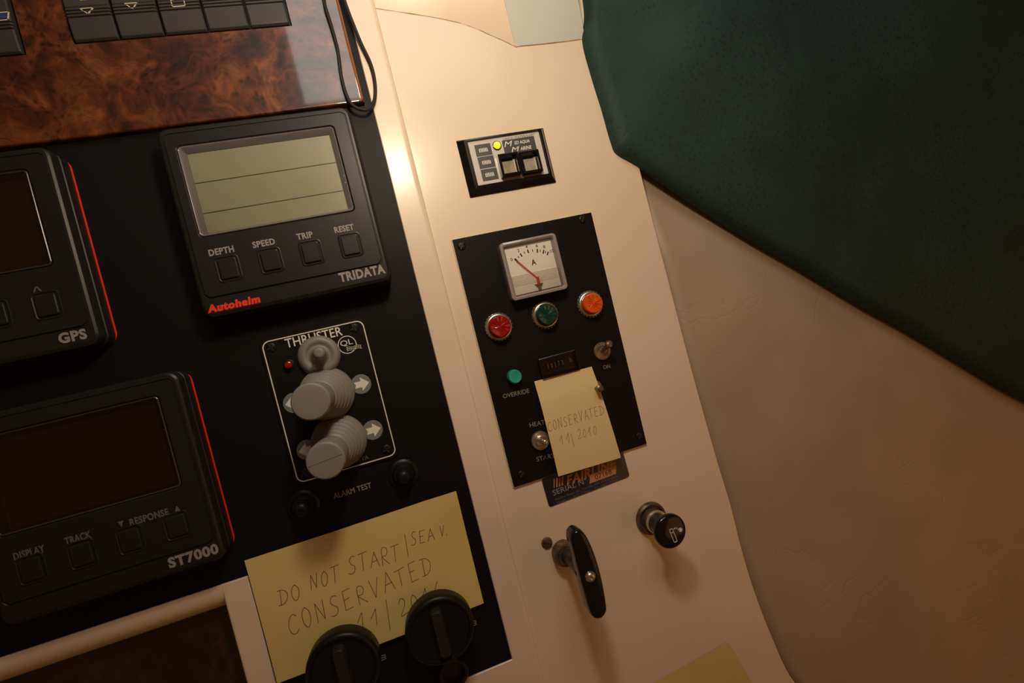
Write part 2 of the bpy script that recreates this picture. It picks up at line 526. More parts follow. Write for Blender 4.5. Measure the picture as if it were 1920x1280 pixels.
# side console slab
edge_px = [(1200, 315), (1240, 470), (1300, 700), (1345, 860), (1372, 950), (1392, 1030), (1413, 1100), (1447, 1190), (1492, 1280)]
edge = [P(x, y, B) for x, y in edge_px]
edge = [(238.0, 330), (238.5, 200)] + edge + [(308, -420), (345, -480)]
edge_s = chain(edge, 6)
t = thing('side_console', 'glossy cream side console holding the gauge panel, pull handle and lighter', 'console', (150, 0, -9))
mb = MB()
inset = lambda d: [(x - d, y) for x, y in edge_s]
def console_ring(d, z):
    pts = inset(d)
    return mb.ring([(51.5, 345, z), *[(x, y if y < 344 else 345, z) for x, y in pts], (51.5, -480, z)])
r0 = console_ring(0, -12); r1 = console_ring(0, B - 1.6); r2 = console_ring(0.4, B - .5); r3 = console_ring(1.4, B)
for a, b_ in ((r0, r1), (r1, r2), (r2, r3)): mb.bridge(a, b_)
mb.f.append(tuple(r3)); mb.f.append(tuple(reversed(r0)))
obj('console_moulding', mb, CREAM, t)

# beige vinyl padding
gl_px = [(1093, 0), (1092, 75), (1108, 140), (1128, 205), (1146, 268), (1158, 290), (1200, 315), (1300, 383), (1400, 447), (1500, 505), (1620, 578), (1700, 622), (1800, 682), (1920, 752)]
GE = [P(x, y, B + 1) for x, y in gl_px]
dx, dy = GE[0][0] - GE[1][0], GE[0][1] - GE[1][1]
GE = [(GE[0][0] + 2, 345)] + GE + [(GE[-1][0] + 120, GE[-1][1] - 78), (GE[-1][0] + 300, GE[-1][1] - 190)]
low = GE[7:]
def dist_low(x, y):
    best = 1e9
    for (ax, ay), (bx, by) in zip(low, low[1:]):
        vx, vy = bx - ax, by - ay
        L = math.hypot(vx, vy)
        s = ((x - ax) * vy - (y - ay) * vx) / L      # positive on the beige side
        tt = ((x - ax) * vx + (y - ay) * vy) / L / L
        if -0.3 <= tt <= 1.3 and abs(s) < abs(best): best = s
    return best
def pad_fn(u, v):
    k = u * (len(edge_s) - 1)
    i = min(int(k), len(edge_s) - 2); fr = k - i
    ex = edge_s[i][0] * (1 - fr) + edge_s[i + 1][0] * fr + 0.35
    ey = edge_s[i][1] * (1 - fr) + edge_s[i + 1][1] * fr
    d = 640 * v ** 1.7
    x, y = ex + d, ey - 0.12 * d
    z = -8.5 + 7.0 * math.sqrt(max(0, 1 - (1 - min(d / 9, 1)) ** 2)) + 6 * smoothstep(0, 90, d)
    s = dist_low(x, y)
    z -= 15 * (1 - smoothstep(-8, 60, s))
    z = max(z, -22)
    z += 0.35 * math.sin(x / 31 + y / 47) * smoothstep(5, 60, d)
    return (x, y, z)
wr = obj('wall_right', MB().grid(90, 110, pad_fn), VINYL, None, angle=80)
tag(wr, 'padded beige vinyl wall lining with fine creases, right of the cream console', 'wall lining', kind='structure')
fl = obj('floor', MB().box(-1400, -1400, 1400, 1400, -1100, -950), BURLD, None, smooth=False)
tag(fl, 'dark wooden cabin floor far below the dash', 'floor', kind='structure')

# green suede cushion
gs = chain(GE, 8)
TG = chain([(300, 345), (420, 345), (560, 330), (720, 250), (860, 120), (960, -20), (1020, -120)], 12)
def at_frac(c, f):
    k = f * (len(c) - 1); i = min(int(k), len(c) - 2); fr = k - i
    return c[i][0] * (1 - fr) + c[i + 1][0] * fr, c[i][1] * (1 - fr) + c[i + 1][1] * fr
def cush_fn(u, v):
    ex, ey = at_frac(gs, u); tx, ty = at_frac(TG, u)
    w = v ** 1.9
    x, y = ex + (tx - ex) * w, ey + (ty - ey) * w
    d = math.hypot(x - ex, y - ey)
    q = min(d / 14, 1)
    z = B - 1 + 13 * math.sqrt(max(0, 1 - (1 - q) ** 2)) + 0.10 * max(0, d - 8) + 5 * math.sin(x / 55 + y / 80) * smoothstep(30, 120, d)
    cx, cy = P(1493, 85, 30)
    gx = (x - cx) + 0.12 * (y - cy)
    z -= 2.2 * math.exp(-(gx / 3.0) ** 2) * math.exp(-((y - cy) / 26) ** 2)
    edgew = 0.0
    return (x + edgew, y + edgew, z)
t = thing('green_cushion', 'large dark green suede cushion filling the upper right above the beige panel', 'cushion', (500, 100, -4))
obj('suede_cover', MB().grid(150, 120, cush_fn), GREEN, t, angle=85)

# cream and white corner block at the top
base = [(44, 258.5), P(700, 15, B), P(850, 40, B), P(925, 68, B), P(966, 87, B)]
lean = P(945, 0, 10); cb = base[-1]
lx, ly = (lean[0] - cb[0]) / 13, (lean[1] - cb[1]) / 13
t = thing('corner_block', 'cream moulded block with a bluish white end face above the alarm module', 'moulded block', (150, 260, -3))
mb = MB()
def shell(pts, hs, offs):
    rings = []
    for hgt, of in zip(hs, offs):
        rings.append(mb.ring([(x + lx * hgt, y + ly * hgt + of, B + hgt) for x, y in pts]))
    for a, b_ in zip(rings, rings[1:]):
        for k in range(len(pts) - 1): mb.f.append((a[k], a[k + 1], b_[k + 1], b_[k]))
shell(base, (-0.5, 1, 16, 30, 31), (0, 0, 0, 0, 20))
obj('cream_side', mb, CREAM, t)
mb = MB()
dpt = P(1091, 73, B)
shell([(cb[0] + .1, cb[1]), ((cb[0] + dpt[0]) / 2, (cb[1] + dpt[1]) / 2 - .4), dpt, (dpt[0] + 3, dpt[1])], (-0.5, 1, 16, 30, 31), (0, 0, 0, 0, 20))
obj('white_end', mb, WHITE, t, label='bluish white end face')
mb = MB()
pth = chain([(p[0], p[1], B + .15) for p in base[1:]] + [(cb[0] + .2, cb[1] - .2, B + .15)], 6)
mb.tube(pth, lambda f: 0.25 + 0.35 * f + 0.15 * math.sin(f * 60), 6)
mb.tube(chain([(cb[0], cb[1] - .2, B + .2), ((cb[0] + dpt[0]) / 2, (cb[1] + dpt[1]) / 2 - .6, B + .2), (dpt[0], dpt[1] - .2, B + .2)], 8), lambda f: 0.45 + 0.2 * math.sin(f * 50), 6)
obj('sealant_bead', mb, GRIME, t, label='brown stained sealant line')

# ---------------------------------------------------------------- burl panel and rocker banks
t = thing('burl_panel', 'glossy brown burl veneer panel across the top of the dash, holding the rocker switches', 'veneer panel', (-100, 230, 0))
BZ = 5.0
mb = MB()
X0, X1, Y0, Y1 = -430, 27.5, 184.8, 345
rec = (-143.8, 244.2, -8.6, 292.0)       # opening for five rockers
p = P(50, 103, BZ)
rec2 = (-330.0, p[1], p[0], 292.0)
def bar(x0, y0, x1, y1):
    mb.slab(x0, y0, x1, y1, 0, BZ, 0.3, 0.25)
# one sheet with two openings: build the top as strips of one mesh, with lipped outer edge
xs = [X0, rec2[0], rec2[2], rec[0], rec[2], X1 - 2.4]
ys = [Y0 + 1.6, min(rec[1], rec2[1]), max(rec[1], rec2[1]), rec[3], Y1]
def hole(xa, xb, ya, yb):
    cx, cy = (xa + xb) / 2, (ya + yb) / 2
    return any(r[0] < cx < r[2] and r[1] < cy < r[3] for r in (rec, rec2))
for i in range(len(xs) - 1):
    for j in range(len(ys) - 1):
        if not hole(xs[i], xs[i + 1], ys[j], ys[j + 1]):
            a = mb.ring([(xs[i], ys[j], BZ), (xs[i + 1], ys[j], BZ), (xs[i + 1], ys[j + 1], BZ), (xs[i], ys[j + 1], BZ)])
            mb.f.append(tuple(a))
# rounded lower and right edge
prof = [(0, 0), (-0.35, 0.05), (0.55, 0.35), (0.0, 0.0)]
lowp = []
for k in range(7):
    q = k / 6 * math.pi / 2
    lowp.append((1.6 * (1 - math.cos(q)), 1.9 * (1 - math.sin(q))))   # inset, drop
a_prev = None
for (ins, drop) in [(0, 5.0)] + lowp:
    ri = 2.4 * ins / 1.6
    row = mb.ring([(X0, Y0 + ins, BZ - drop), (X1 - ri, Y0 + ins, BZ - drop), (X1 - ri, Y1, BZ - drop)])
    if a_prev:
        for k in range(2): mb.f.append((a_prev[k], a_prev[k + 1], row[k + 1], row[k]))
    a_prev = row
for r in (rec, rec2):
    o_, i_ = [], []
    a = mb.ring([(r[0], r[1], BZ), (r[2], r[1], BZ), (r[2], r[3], BZ), (r[0], r[3], BZ)])
    b_ = mb.ring([(r[0] + .6, r[1] + .6, BZ - 1.2), (r[2] - .6, r[1] + .6, BZ - 1.2), (r[2] - .6, r[3] - .6, BZ - 1.2), (r[0] + .6, r[3] - .6, BZ - 1.2)])
    c_ = mb.ring([(r[0] + .6, r[1] + .6, 0.02), (r[2] - .6, r[1] + .6, 0.02), (r[2] - .6, r[3] - .6, 0.02), (r[0] + .6, r[3] - .6, 0.02)])
    mb.bridge(a, b_); mb.bridge(b_, c_)
obj('veneer_sheet', mb, BURL, t, smooth=True, angle=30)
# thin bronze bead round the right hand edge
mb = MB()
mb.tube([(X1 - 1.0, Y1, BZ + .1), (X1 - 1.0, Y0 + 4, BZ + .1)] + [(X1 - 1.0 - 3 * (1 - math.cos(a)), Y0 + 4 - 3 * math.sin(a), BZ + .1) for a in (0.3, 0.8, 1.3)], 0.9, 8)
obj('edge_bead', mb, mat('bronze_lacquer', (0.40, 0.17, 0.08), 0.2, 0.3, 1.0), t, label='glossy copper brown edge bead')

def rocker(parent, x0, x1, y0, y1):
    m = MB()
    w = 0.8
    # stepped profile along y: lip, three ribs, sloping face
    prof = [(y0, 5.2), (y0 + .8, 6.6), (y0 + 2, 7.2), (y0 + 13.5, 8.6)]
    for k in range(3):
        yb = y0 + 14.2 + k * 2.1
        prof += [(yb, 7.4), (yb + .25, 8.9), (yb + 1.3, 9.0), (yb + 1.5, 7.5)]
    prof += [(y0 + 21, 8.6), (y0 + 40, 8.2), (y1, 7.2)]
    rows = []
    rows.append(m.ring([(x0 + w, prof[0][0], 1), (x0 + w, prof[0][0], 1), (x1 - w, prof[0][0], 1), (x1 - w, prof[0][0], 1)]))
    for (y, z) in prof:
        rows.append(m.ring([(x0 + w, y, 1), (x0 + w, y, z - .7), (x0 + w + .7, y, z), (x1 - w - .7, y, z), (x1 - w, y, z - .7), (x1 - w, y, 1)]))
    rows = rows[1:]
    for a, b_ in zip(rows, rows[1:]):
        for k in range(5): m.f.append((a[k], a[k + 1], b_[k + 1], b_[k]))
    m.f.append(tuple(rows[0])); m.f.append(tuple(reversed(rows[-1])))
    return obj('rocker_switch', m, KEYP, parent, angle=25)

t = thing('switch_bank', 'row of five black rocker switches with pale pictograms in the burl panel', 'switches', (-76, 268, 0), 'rocker switch banks in the burl panel')
mb = MB()
mb.box(rec[0] + .7, rec[1] + .7, rec[2] - .7, rec[3] - .7, 0.05, 1.0)
obj('mounting_tray', mb, BLACK, t, smooth=False)
def tri_outline(cx, cy, w, h, lw, z):
    m = MB()
    pts = [(cx - w / 2, cy + h / 2), (cx + w / 2, cy + h / 2), (cx, cy - h / 2)]
    for k in range(3): m.line(pts[k], pts[(k + 1) % 3], lw, z - .3, z + .35)
    return m
pw = (rec[2] - rec[0] - 1.6) / 5
ks = []
for k in range(5):
    xa = rec[0] + .8 + pw * k
    ks.append(rocker(t, xa, xa + pw, rec[1] + 1.0, rec[3] - 1.2))
q = P(164, 21, 8.6); m = tri_outline(q[0], q[1], 7.5, 3.6, .5, 8.6)
q2 = P(163, -2, 8.5)
for a, b_ in (((-4, -.6), (4, -.6)), ((4, -.6), (0, 3.6)), ((0, 3.6), (-4, -.6))):
    m.line((q2[0] + a[0], q2[1] + a[1]), (q2[0] + b_[0], q2[1] + b_[1]), .5, 8.2, 8.95)
obj('pictogram', m, YELTXT, ks[0])
q = P(247, 11.5, 8.6); m = tri_outline(q[0], q[1], 7.5, 3.6, .5, 8.6)
obj('pictogram', m, YELTXT, ks[1])
q = P(334, 6, 8.6); m = MB()
for a, b_ in (((-3.9, -2.2), (3.9, -2.2)), ((3.9, -2.2), (3.9, 2.4)), ((-3.9, -2.2), (-3.9, 2.4)), ((-3.9, 2.4), (-1.6, 2.4)), ((1.6, 2.4), (3.9, 2.4)), ((-1.6, 2.4), (-1.6, 4.2)), ((1.6, 2.4), (1.6, 4.2))):
    m.line((q[0] + a[0], q[1] + a[1]), (q[0] + b_[0], q[1] + b_[1]), .5, 8.3, 8.95)
obj('pictogram', m, YELTXT, ks[2])

t = thing('switch_bank', 'black rocker switch with a blue pictogram cut off by the left picture edge', 'switches', (-190, 268, 0), 'rocker switch banks in the burl panel')
obj('mounting_tray', MB().box(rec2[0] + .7, rec2[1] + .7, rec2[2] - .7, rec2[3] - .7, 0.05, 1.0), BLACK, t, smooth=False)
for k in range(5):
    xb = rec2[2] - .9 - pw * k
    kk = rocker(t, xb - pw, xb, rec2[1] + 1.0, rec2[3] - 1.2)
    if k == 0:
        q = P(4, 31, 8.6); m = MB()
        m.prism([(q[0] - 2.6, q[1] - 1.6), (q[0] + 1.8, q[1] - 1.6), (q[0] + 2.8, q[1] + 1.6), (q[0] - 1.6, q[1] + 1.6)], 8.3, 8.9)
        obj('pictogram', m, mat('blue_print', (0.03, 0.05, 0.20), .5), kk, label='blue slanted pictogram')
        m = MB()
        pp = [(q[0] - 3.6, q[1] - 2.4), (q[0] + 2.6, q[1] - 2.4), (q[0] + 4, q[1] + 2.4), (q[0] - 2.2, q[1] + 2.4)]
        for i in range(4): m.line(pp[i], pp[(i + 1) % 4], .55, 8.3, 8.98)
        obj('pictogram_outline', m, YELTXT, kk)

# ---------------------------------------------------------------- the three square instruments
def instrument(name, label, xr, yt, lcd, gasket):
    """123 x 126 mm instrument whose right edge is xr and top edge yt"""
    x0, x1, y0, y1 = xr - 123, xr, yt - 126, yt
    t = thing(name, label, 'instrument', ((x0 + x1) / 2, (y0 + y1) / 2, 0), 'square instruments on the black panel')
    z = 20.0
    if gasket:
        obj('gasket', MB().slab(x0 + .4, y0 + 1.0, x1 + .75, y1 - 1.2, 0, .7, 7, .2), RED, t, label='thin red gasket line')
    zb = 0.7 if gasket else 0.0
    wx0, wx1, wy0, wy1 = x0 + 10.5, x1 - 14.0, y1 - 73.0, y1 - 13.5     # window opening
    m = MB()
    m.loft([(x0, y0, x1, y1, 7, zb), (x0, y0, x1, y1, 7, 9.5), (x0 + .9, y0 + .9, x1 - .9, y1 - .9, 6.5, 10.0), (x0 + .9, y0 + .9, x1 - .9, y1 - .9, 6.5, 10.8), (x0, y0, x1, y1, 7, 11.3),
            (x0 + .2, y0 + .2, x1 - .2, y1 - .2, 7, 16.5), (x0 + .9, y0 + 1.0, x1 - .9, y1 - .8, 6.5, 18.3), (x0 + 2.2, y0 + 3.0, x1 - 2.2, y1 - 1.8, 5.5, 19.2),
            (x0 + 3.6, y0 + 12.5, x1 - 3.6, y1 - 4.2, 4, 19.35), (x0 + 3.9, y0 + 12.9, x1 - 3.9, y1 - 4.5, 4, 18.9), (x0 + 4.3, y0 + 13.3, x1 - 4.3, y1 - 4.8, 4, 18.9), (x0 + 4.7, y0 + 13.7, x1 - 4.7, y1 - 5.1, 4, z),
            (wx0 - 1.0, wy0 - 1.0, wx1 + 1.0, wy1 + 1.0, 3.2, z), (wx0 - .3, wy0 - .3, wx1 + .3, wy1 + .3, 3, z - .6), (wx0, wy0, wx1, wy1, 3, z - 4.5)], cap1=True, seg=7)
    obj('housing', m, HOUSE, t, angle=22)
    m = MB()
    m.loft([(wx0 + .1, wy0 + .1, wx1 - .1, wy1 - .1, 2.6, z - 4.4), (wx0 + .1, wy0 + .1, wx1 - .1, wy1 - .1, 2.6, z - 0.3), (wx0 + .5, wy0 + .5, wx1 - .5, wy1 - .5, 2.3, z),
            (wx0 + 1.1, wy0 + 1.1, wx1 - 1.1, wy1 - 1.1, 2, z - .3), (wx0 + 3.9, wy0 + 2.6, wx1 - 3.9, wy1 - 4.0, .7, z - 3.6), (wx0 + 3.9, wy0 + 2.6, wx1 - 3.9, wy1 - 4.0, .7, z - 4.4)], cap1=False, seg=6)
    fr = obj('window_bezel', m, FRAMED if gasket else FRAME, t, angle=25)
    obj('window_glass', MB().slab(wx0 + 1.2, wy0 + 1.2, wx1 - 1.2, wy1 - 1.2, z - .9, z - .45, 1.8, .1), GLASS, fr)
    sc = obj('screen', MB().box(wx0 + 4, wy0 + 2.7, wx1 - 4, wy1 - 4.1, z - 4.4, z - 4.0), lcd, t, smooth=False)
    bts = []
    for k in range(4):
        cx, cy = x1 - 22.2 - 26.2 * k, y1 - 96.3
        m = MB()
        m.loft([(cx - 7.6, cy - 8.6, cx + 7.6, cy + 8.6, 2.6, z - .02), (cx - 7.4, cy - 8.4, cx + 7.4, cy + 8.4, 2.5, z + .35), (cx - 6.9, cy - 7.9, cx + 6.9, cy + 7.9, 2.2, z + .5), (cx - 6.3, cy - 7.3, cx + 6.3, cy + 7.3, 1.7, z + .1), (cx - 6.2, cy - 7.2, cx + 6.2, cy + 7.2, 1.6, z - .3),
                (cx - 5.6, cy - 6.6, cx + 5.6, cy + 6.6, 1.2, z - .3), (cx - 5.5, cy - 6.5, cx + 5.5, cy + 6.5, 1.1, z + .9), (cx - 5.0, cy - 6.0, cx + 5.0, cy + 6.0, .8, z + 1.2)], seg=4)
        bts.append(obj('button', m, HOUSE, t, angle=28))
    return t, (x0, y0, x1, y1, z, wx0, wy0, wx1, wy1), bts, sc

T1, g, bt, sc = instrument('depth_speed_display', 'square black instrument with a pale olive screen and four buttons, under the burl panel', 15.5, 177.2, LCD, False)
m = MB()
for a, b_ in (((368, 346), (627, 303)), ((383, 402), (641, 356))):
    ya = (P(*a, 16)[1] + P(*b_, 16)[1]) / 2
    m.box(g[5] + 4.2, ya - .28, g[7] - 4.2, ya + .28, 16.0, 16.08)
obj('screen_line', m, LCDL, sc)
for s, k in (('RESET', 0), ('TRIP', 1), ('SPEED', 2), ('DEPTH', 3)):
    cx = g[2] - 22.2 - 26.2 * k
    w = {'RESET': 13, 'TRIP': 10.4, 'SPEED': 14, 'DEPTH': 15.2}[s]
    text(s, cx - 1.6, g[3] - 84.2, w, 4.3, 20, GREYTXT, T1, bold=.035)
text('TRIDATA', g[2] - 19.5, g[1] + 9.3, 31.5, 6.6, 19.3, GREYTXT, T1, bold=.045)
text('Autohelm', g[0] + 19.5, g[1] + 6.4, 32.5, 5.4, 19.28, REDTXT, T1, bold=.06, shear=.12)

T2, g2, bt, sc = instrument('position_display', 'square black instrument with a dark screen, red gasket line and GPS lettering, at the left', -165.6, 176.0, LCDD, True)
text('GPS', *P(136, 630, 19.3), 15.0, 6.6, 19.3, GREYTXT, T2, bold=.045)
q = P(69, 541, 20)
m = MB(); m.line((q[0] - 1.7, q[1] - 1.6), (q[0], q[1] + 1.6), .7, 20, 20.08); m.line((q[0], q[1] + 1.6), (q[0] + 1.7, q[1] - 1.6), .7, 20, 20.08)
obj('lettering', m, DIMTXT, T2)

T3, g3, bt, sc = instrument('autopilot_display', 'square black instrument with a blank dark screen above the cream strip, lower left', -130.0, 24.4, LCDD, True)
for s, a, b_, hh in (('DISPLAY', (25, 1043), (84, 1028), 4.6), ('TRACK', (121, 1014), (171, 1002), 4.6), ('RESPONSE', (243, 979), (316, 959), 4.6), ('ST7000', (314, 1055), (409, 1030), 7.0)):
    pa, pb = P(*a, 20), P(*b_, 20)
    text(s, (pa[0] + pb[0]) / 2, (pa[1] + pb[1]) / 2, pb[0] - pa[0], hh, 20 if hh < 5 else 19.3, DIMTXT if hh < 5 else GREYTXT, T3, bold=.035 if hh < 5 else .045)
for (x, y, sgn) in ((227, 982, -1), (332, 953, 1)):
    q = P(x, y, 20); m = MB(); m.prism([(q[0] - 1.6, q[1] - 1.8 * sgn), (q[0] + 1.6, q[1] - 1.8 * sgn), (q[0], q[1] + 2.0 * sgn)], 20, 20.08)
    obj('lettering', m, DIMTXT, T3)

# ---------------------------------------------------------------- thruster panel
t = thing('thruster_panel', 'black thruster control panel with white outline and two grey bellows levers', 'control panel', (-47, -21, 0))
tx0, tx1, ty0, ty1 = -82.0, -12.2, -71.6, 30.6
obj('plate', MB().slab(tx0 - 1.6, ty0 - 1.6, tx1 + 1.6, ty1 + 1.6, 0, 1.4, 5, .3), PANEL, t)
m = MB()
m.loft([(tx0, ty0, tx1, ty1, 5, 1.3), (tx0, ty0, tx1, ty1, 5, 1.5), (tx0 + .75, ty0 + .75, tx1 - .75, ty1 - .75, 4.4, 1.5), (tx0 + .75, ty0 + .75, tx1 - .75, ty1 - .75, 4.4, 1.3)], cap0=False, cap1=False, seg=8)
obj('border_line', m, WHTXT, t, label='thin white outline')
text('THRUSTER', (P(541, 643, 1.5)[0] + P(636, 624, 1.5)[0]) / 2, P(588, 632, 1.5)[1], 39, 6.6, 1.4, WHTXT, t, bold=.008)
text('VOLVO PENTA', P(652, 868, 1.5)[0], P(652, 868, 1.5)[1], 30, 2.8, 1.4, DIMTXT, t)
q = P(651, 646, 1.5)
m = MB()
m.lathe([(6.5, 1.35), (6.5, 1.5), (5.95, 1.5), (5.95, 1.35)], q[0], q[1], 40, cap0=False, cap1=False)
for k in range(3):
    pts = [(q[0] - 1 + i * 1.25, q[1] - 2.2 - k * 1.1 + .45 * math.sin(i * 1.35)) for i in range(9)]
    for a, b_ in zip(pts, pts[1:]): m.line(a, b_, .42, 1.35, 1.5)
emb = obj('emblem', m, WHTXT, t, label='round white emblem with wave lines')
text('QL', q[0] - .2, q[1] + 1.3, 8.6, 4.6, 1.4, WHTXT, emb)
def arrow_disc(px, py, sgn):
    q = P(px, py, 1.6)
    d = obj('arrow_disc', MB().lathe([(7.1, 1.3), (7.1, 1.65), (6.8, 1.8)], q[0], q[1], 36), DISC, t)
    m = MB(); x, y = q
    m.prism([(x - 4.6 * sgn, y + 2.2), (x + .2 * sgn, y + 2.2), (x + .2 * sgn, y + 5.0), (x + 5.8 * sgn, y), (x + .2 * sgn, y - 5.0), (x + .2 * sgn, y - 2.2), (x - 4.6 * sgn, y - 2.2), (x - 3.6 * sgn, y)], 1.75, 1.9)
    obj('arrow', m, WHTXT, d)
arrow_disc(677, 720, 1); arrow_disc(551, 755, -1); arrow_disc(699, 806, 1); arrow_disc(576, 843, -1)
def screw_mesh(x, y, z, r, h=1.1, cross=False, ang=0.6):
    m = MB(); m.lathe([(r, z), (r, z + h * .4), (r * .85, z + h * .8), (r * .5, z + h)], x, y, 20)
    return m
def add_screw(parent, px, py, z, r, m_, ang=0.6, cross=False, name='screw'):
    q = P(px, py, z + 1)
    o = obj(name, screw_mesh(q[0], q[1], z, r), m_, parent)
    mm_ = MB()
    for a in ([ang, ang + math.pi / 2] if cross else [ang]):
        c_, s_ = math.cos(a) * r * .8, math.sin(a) * r * .8
        mm_.line((q[0] - c_, q[1] - s_), (q[0] + c_, q[1] + s_), r * .26, z + .55, z + 1.14)
    obj('slot', mm_, INK, o)
    return o
for a in ((508, 651), (664, 614), (725, 842), (571, 887)): add_screw(t, *a, 1.4, 3.2, RUBBER, 0.4, True)
q = P(541, 684, 3)
m = MB(); m.lathe([(3.9, 1.3), (3.9, 2.0), (3.1, 2.4)], q[0], q[1], 24)
led = obj('warning_light', m, RUBBER, t)
obj('lens', MB().lathe([(2.8, 2.2), (2.8, 4.0), (2.2, 5.2), (1.0, 5.8)], q[0], q[1], 20), LRED, led, label='small red lens')
def bellows(px, py, topx, topy, h=50):
    b0 = P(px, py, 1.5); tp = P(topx, topy, h)
    sh = ((tp[0] - b0[0]) / h, (tp[1] - b0[1]) / h)
    m = MB()
    prof = [(18.5, 1.4), (19.2, 2.4), (19.0, 4.0), (18.2, 5.4)]
    r, z = 18.2, 5.4
    for k in range(5):
        prof += [(r - .9, z + .8), (r - 1.4, z + 2.0), (r - 1.1, z + 2.9), (r - 0.75, z + 3.9), (r - 1.3, z + 4.5)]
        r -= 1.45; z += 4.5
    prof += [(r - 1.6, z + .8), (10.6, z + 3), (10.6, z + 4)]
    m.lathe(prof, b0[0], b0[1], 48, shear=sh, cap1=False)
    o = obj('bellows_lever', m, GREYR, t, angle=50)
    m = MB()
    m.lathe([(10.6, z + 2), (11.2, z + 4), (11.5, h - 8), (11.8, h - 2), (11.75, h - 1), (11.2, h - .2), (10.6, h), (8, h + .1)], b0[0], b0[1], 48, shear=sh)
    return o, obj('cap', m, GREYR, o, label='flat round grey cap', angle=50), tp, h
bellows(614, 738, 582, 753)
o, cp, tp, h = bellows(637, 826, 610, 864)
m = MB(); m.line((tp[0] - 10, tp[1] - .5), (tp[0] + 10, tp[1] + 1.5), .35, h, h + .35)
obj('mould_line', m, GREYR, o)
b0 = P(598, 668, 1.5); tp = P(603, 657, 20)
sh = ((tp[0] - b0[0]) / 20, (tp[1] - b0[1]) / 20)
m = MB(); m.lathe([(14.2, 1.4), (14.6, 2.4), (14.2, 4), (13.2, 6), (11.6, 7.2), (9.8, 7.4), (8.6, 6.4), (7.6, 5.6), (6.4, 6.0), (5.2, 8), (4.4, 11), (3.9, 14), (4.1, 17), (4.3, 18.6), (3.6, 20.4), (1.8, 21.4)], b0[0], b0[1], 44, shear=(sh[0] * .6, sh[1] * .6))
obj('toggle_boot', m, GREYR, t, angle=60)

# ALARM TEST lettering on the black panel itself and the tiny marks beside the rotary knobs
pa, pb = P(625, 930, 0), P(696, 909, 0)
text('ALARM TEST', (pa[0] + pb[0]) / 2, (pa[1] + pb[1]) / 2, pb[0] - pa[0], 4.0, 0, GREYTXT, PANEL_T, bold=.01)
for (x, y) in ((719, 1232), (889, 1168)):
    q = P(x, y, 0)
    m = MB(); m.line((q[0] + 1.3, q[1] - 1.5), (q[0] + 1.3, q[1] + 1.5), .4, 0, .08)
    for k in (-1, 0, 1): m.line((q[0] - 1.6, q[1] + k * 1.5), (q[0] + 1.6, q[1] + k * 1.5), .5, 0, .08)
    obj('lettering', m, GREYTXT, PANEL_T)

# alarm buttons with rubber boots
q = P(757, 890, 4)
t = thing('alarm_button', 'small black rubber booted push button right of the alarm lettering', 'button', (q[0], q[1], 0), 'booted push buttons under the thruster panel')
obj('boot', MB().lathe([(11.0, 0), (11.0, 1.4), (9.8, 2.4), (8.6, 2.6), (8.0, 3.4), (7.4, 5.4), (6.6, 6.2)], q[0], q[1], 36), RUBBER, t)
obj('plunger', MB().lathe([(5.4, 6.0), (5.3, 9.5), (4.6, 11.6), (3.0, 12.8), (1.2, 13.2)], q[0], q[1], 28), RUBBER, t, angle=60)
q2 = P(568, 950, 4)
dup(t, (q2[0], q2[1], 0), 'small black rubber booted push button left of the alarm lettering, under the bellows levers')

# ---------------------------------------------------------------- rotary key knobs
q = P(826, 1184, 24)
KN = [q, P(644, 1256, 24)]
t = thing('rotary_knob', 'round black rotary knob covering the lower right edge of the big yellow note', 'knob', (q[0], q[1], 0), 'round rotary knobs on the big yellow note')
obj('stem', MB().lathe([(6.5, 0), (6.5, 11)], q[0], q[1], 24), RUBBER, t)
obj('cap', MB().lathe([(20, 10), (23.2, 10.4), (24.0, 12), (24.4, 20), (24.2, 22), (23.2, 23.6), (21.8, 24.2), (21.0, 24.0), (20.4, 22.6), (10, 22.2)], q[0], q[1], 56), RUBBER, t, angle=40)
m = MB()
m.loft([(q[0] - 4.4, q[1] - 17, q[0] + 4.4, q[1] + 17, 3, 22), (q[0] - 4.0, q[1] - 16.5, q[0] + 4.0, q[1] + 16.5, 3, 27.5), (q[0] - 3.2, q[1] - 15.6, q[0] + 3.2, q[1] + 15.6, 2.4, 28.8)], seg=5)
obj('grip', m, BLACK, t)
dup(t, (KN[1][0], KN[1][1], 0), 'round black rotary knob covering the lower left edge of the big yellow note')
q = P(852, 1268, 8)
t = thing('key_tag', 'small round black ring below the right rotary knob at the picture bottom', 'key tag', (q[0], q[1], 0))
m = MB(); m.lathe([(7.0, 1.0), (7.4, 4.5), (8.6, 6.0), (10.4, 6.0), (11.3, 4.5), (11.0, .3), (8, 0)], q[0], q[1], 40, cap0=True, cap1=True)
obj('ring', m, BLACK, t)

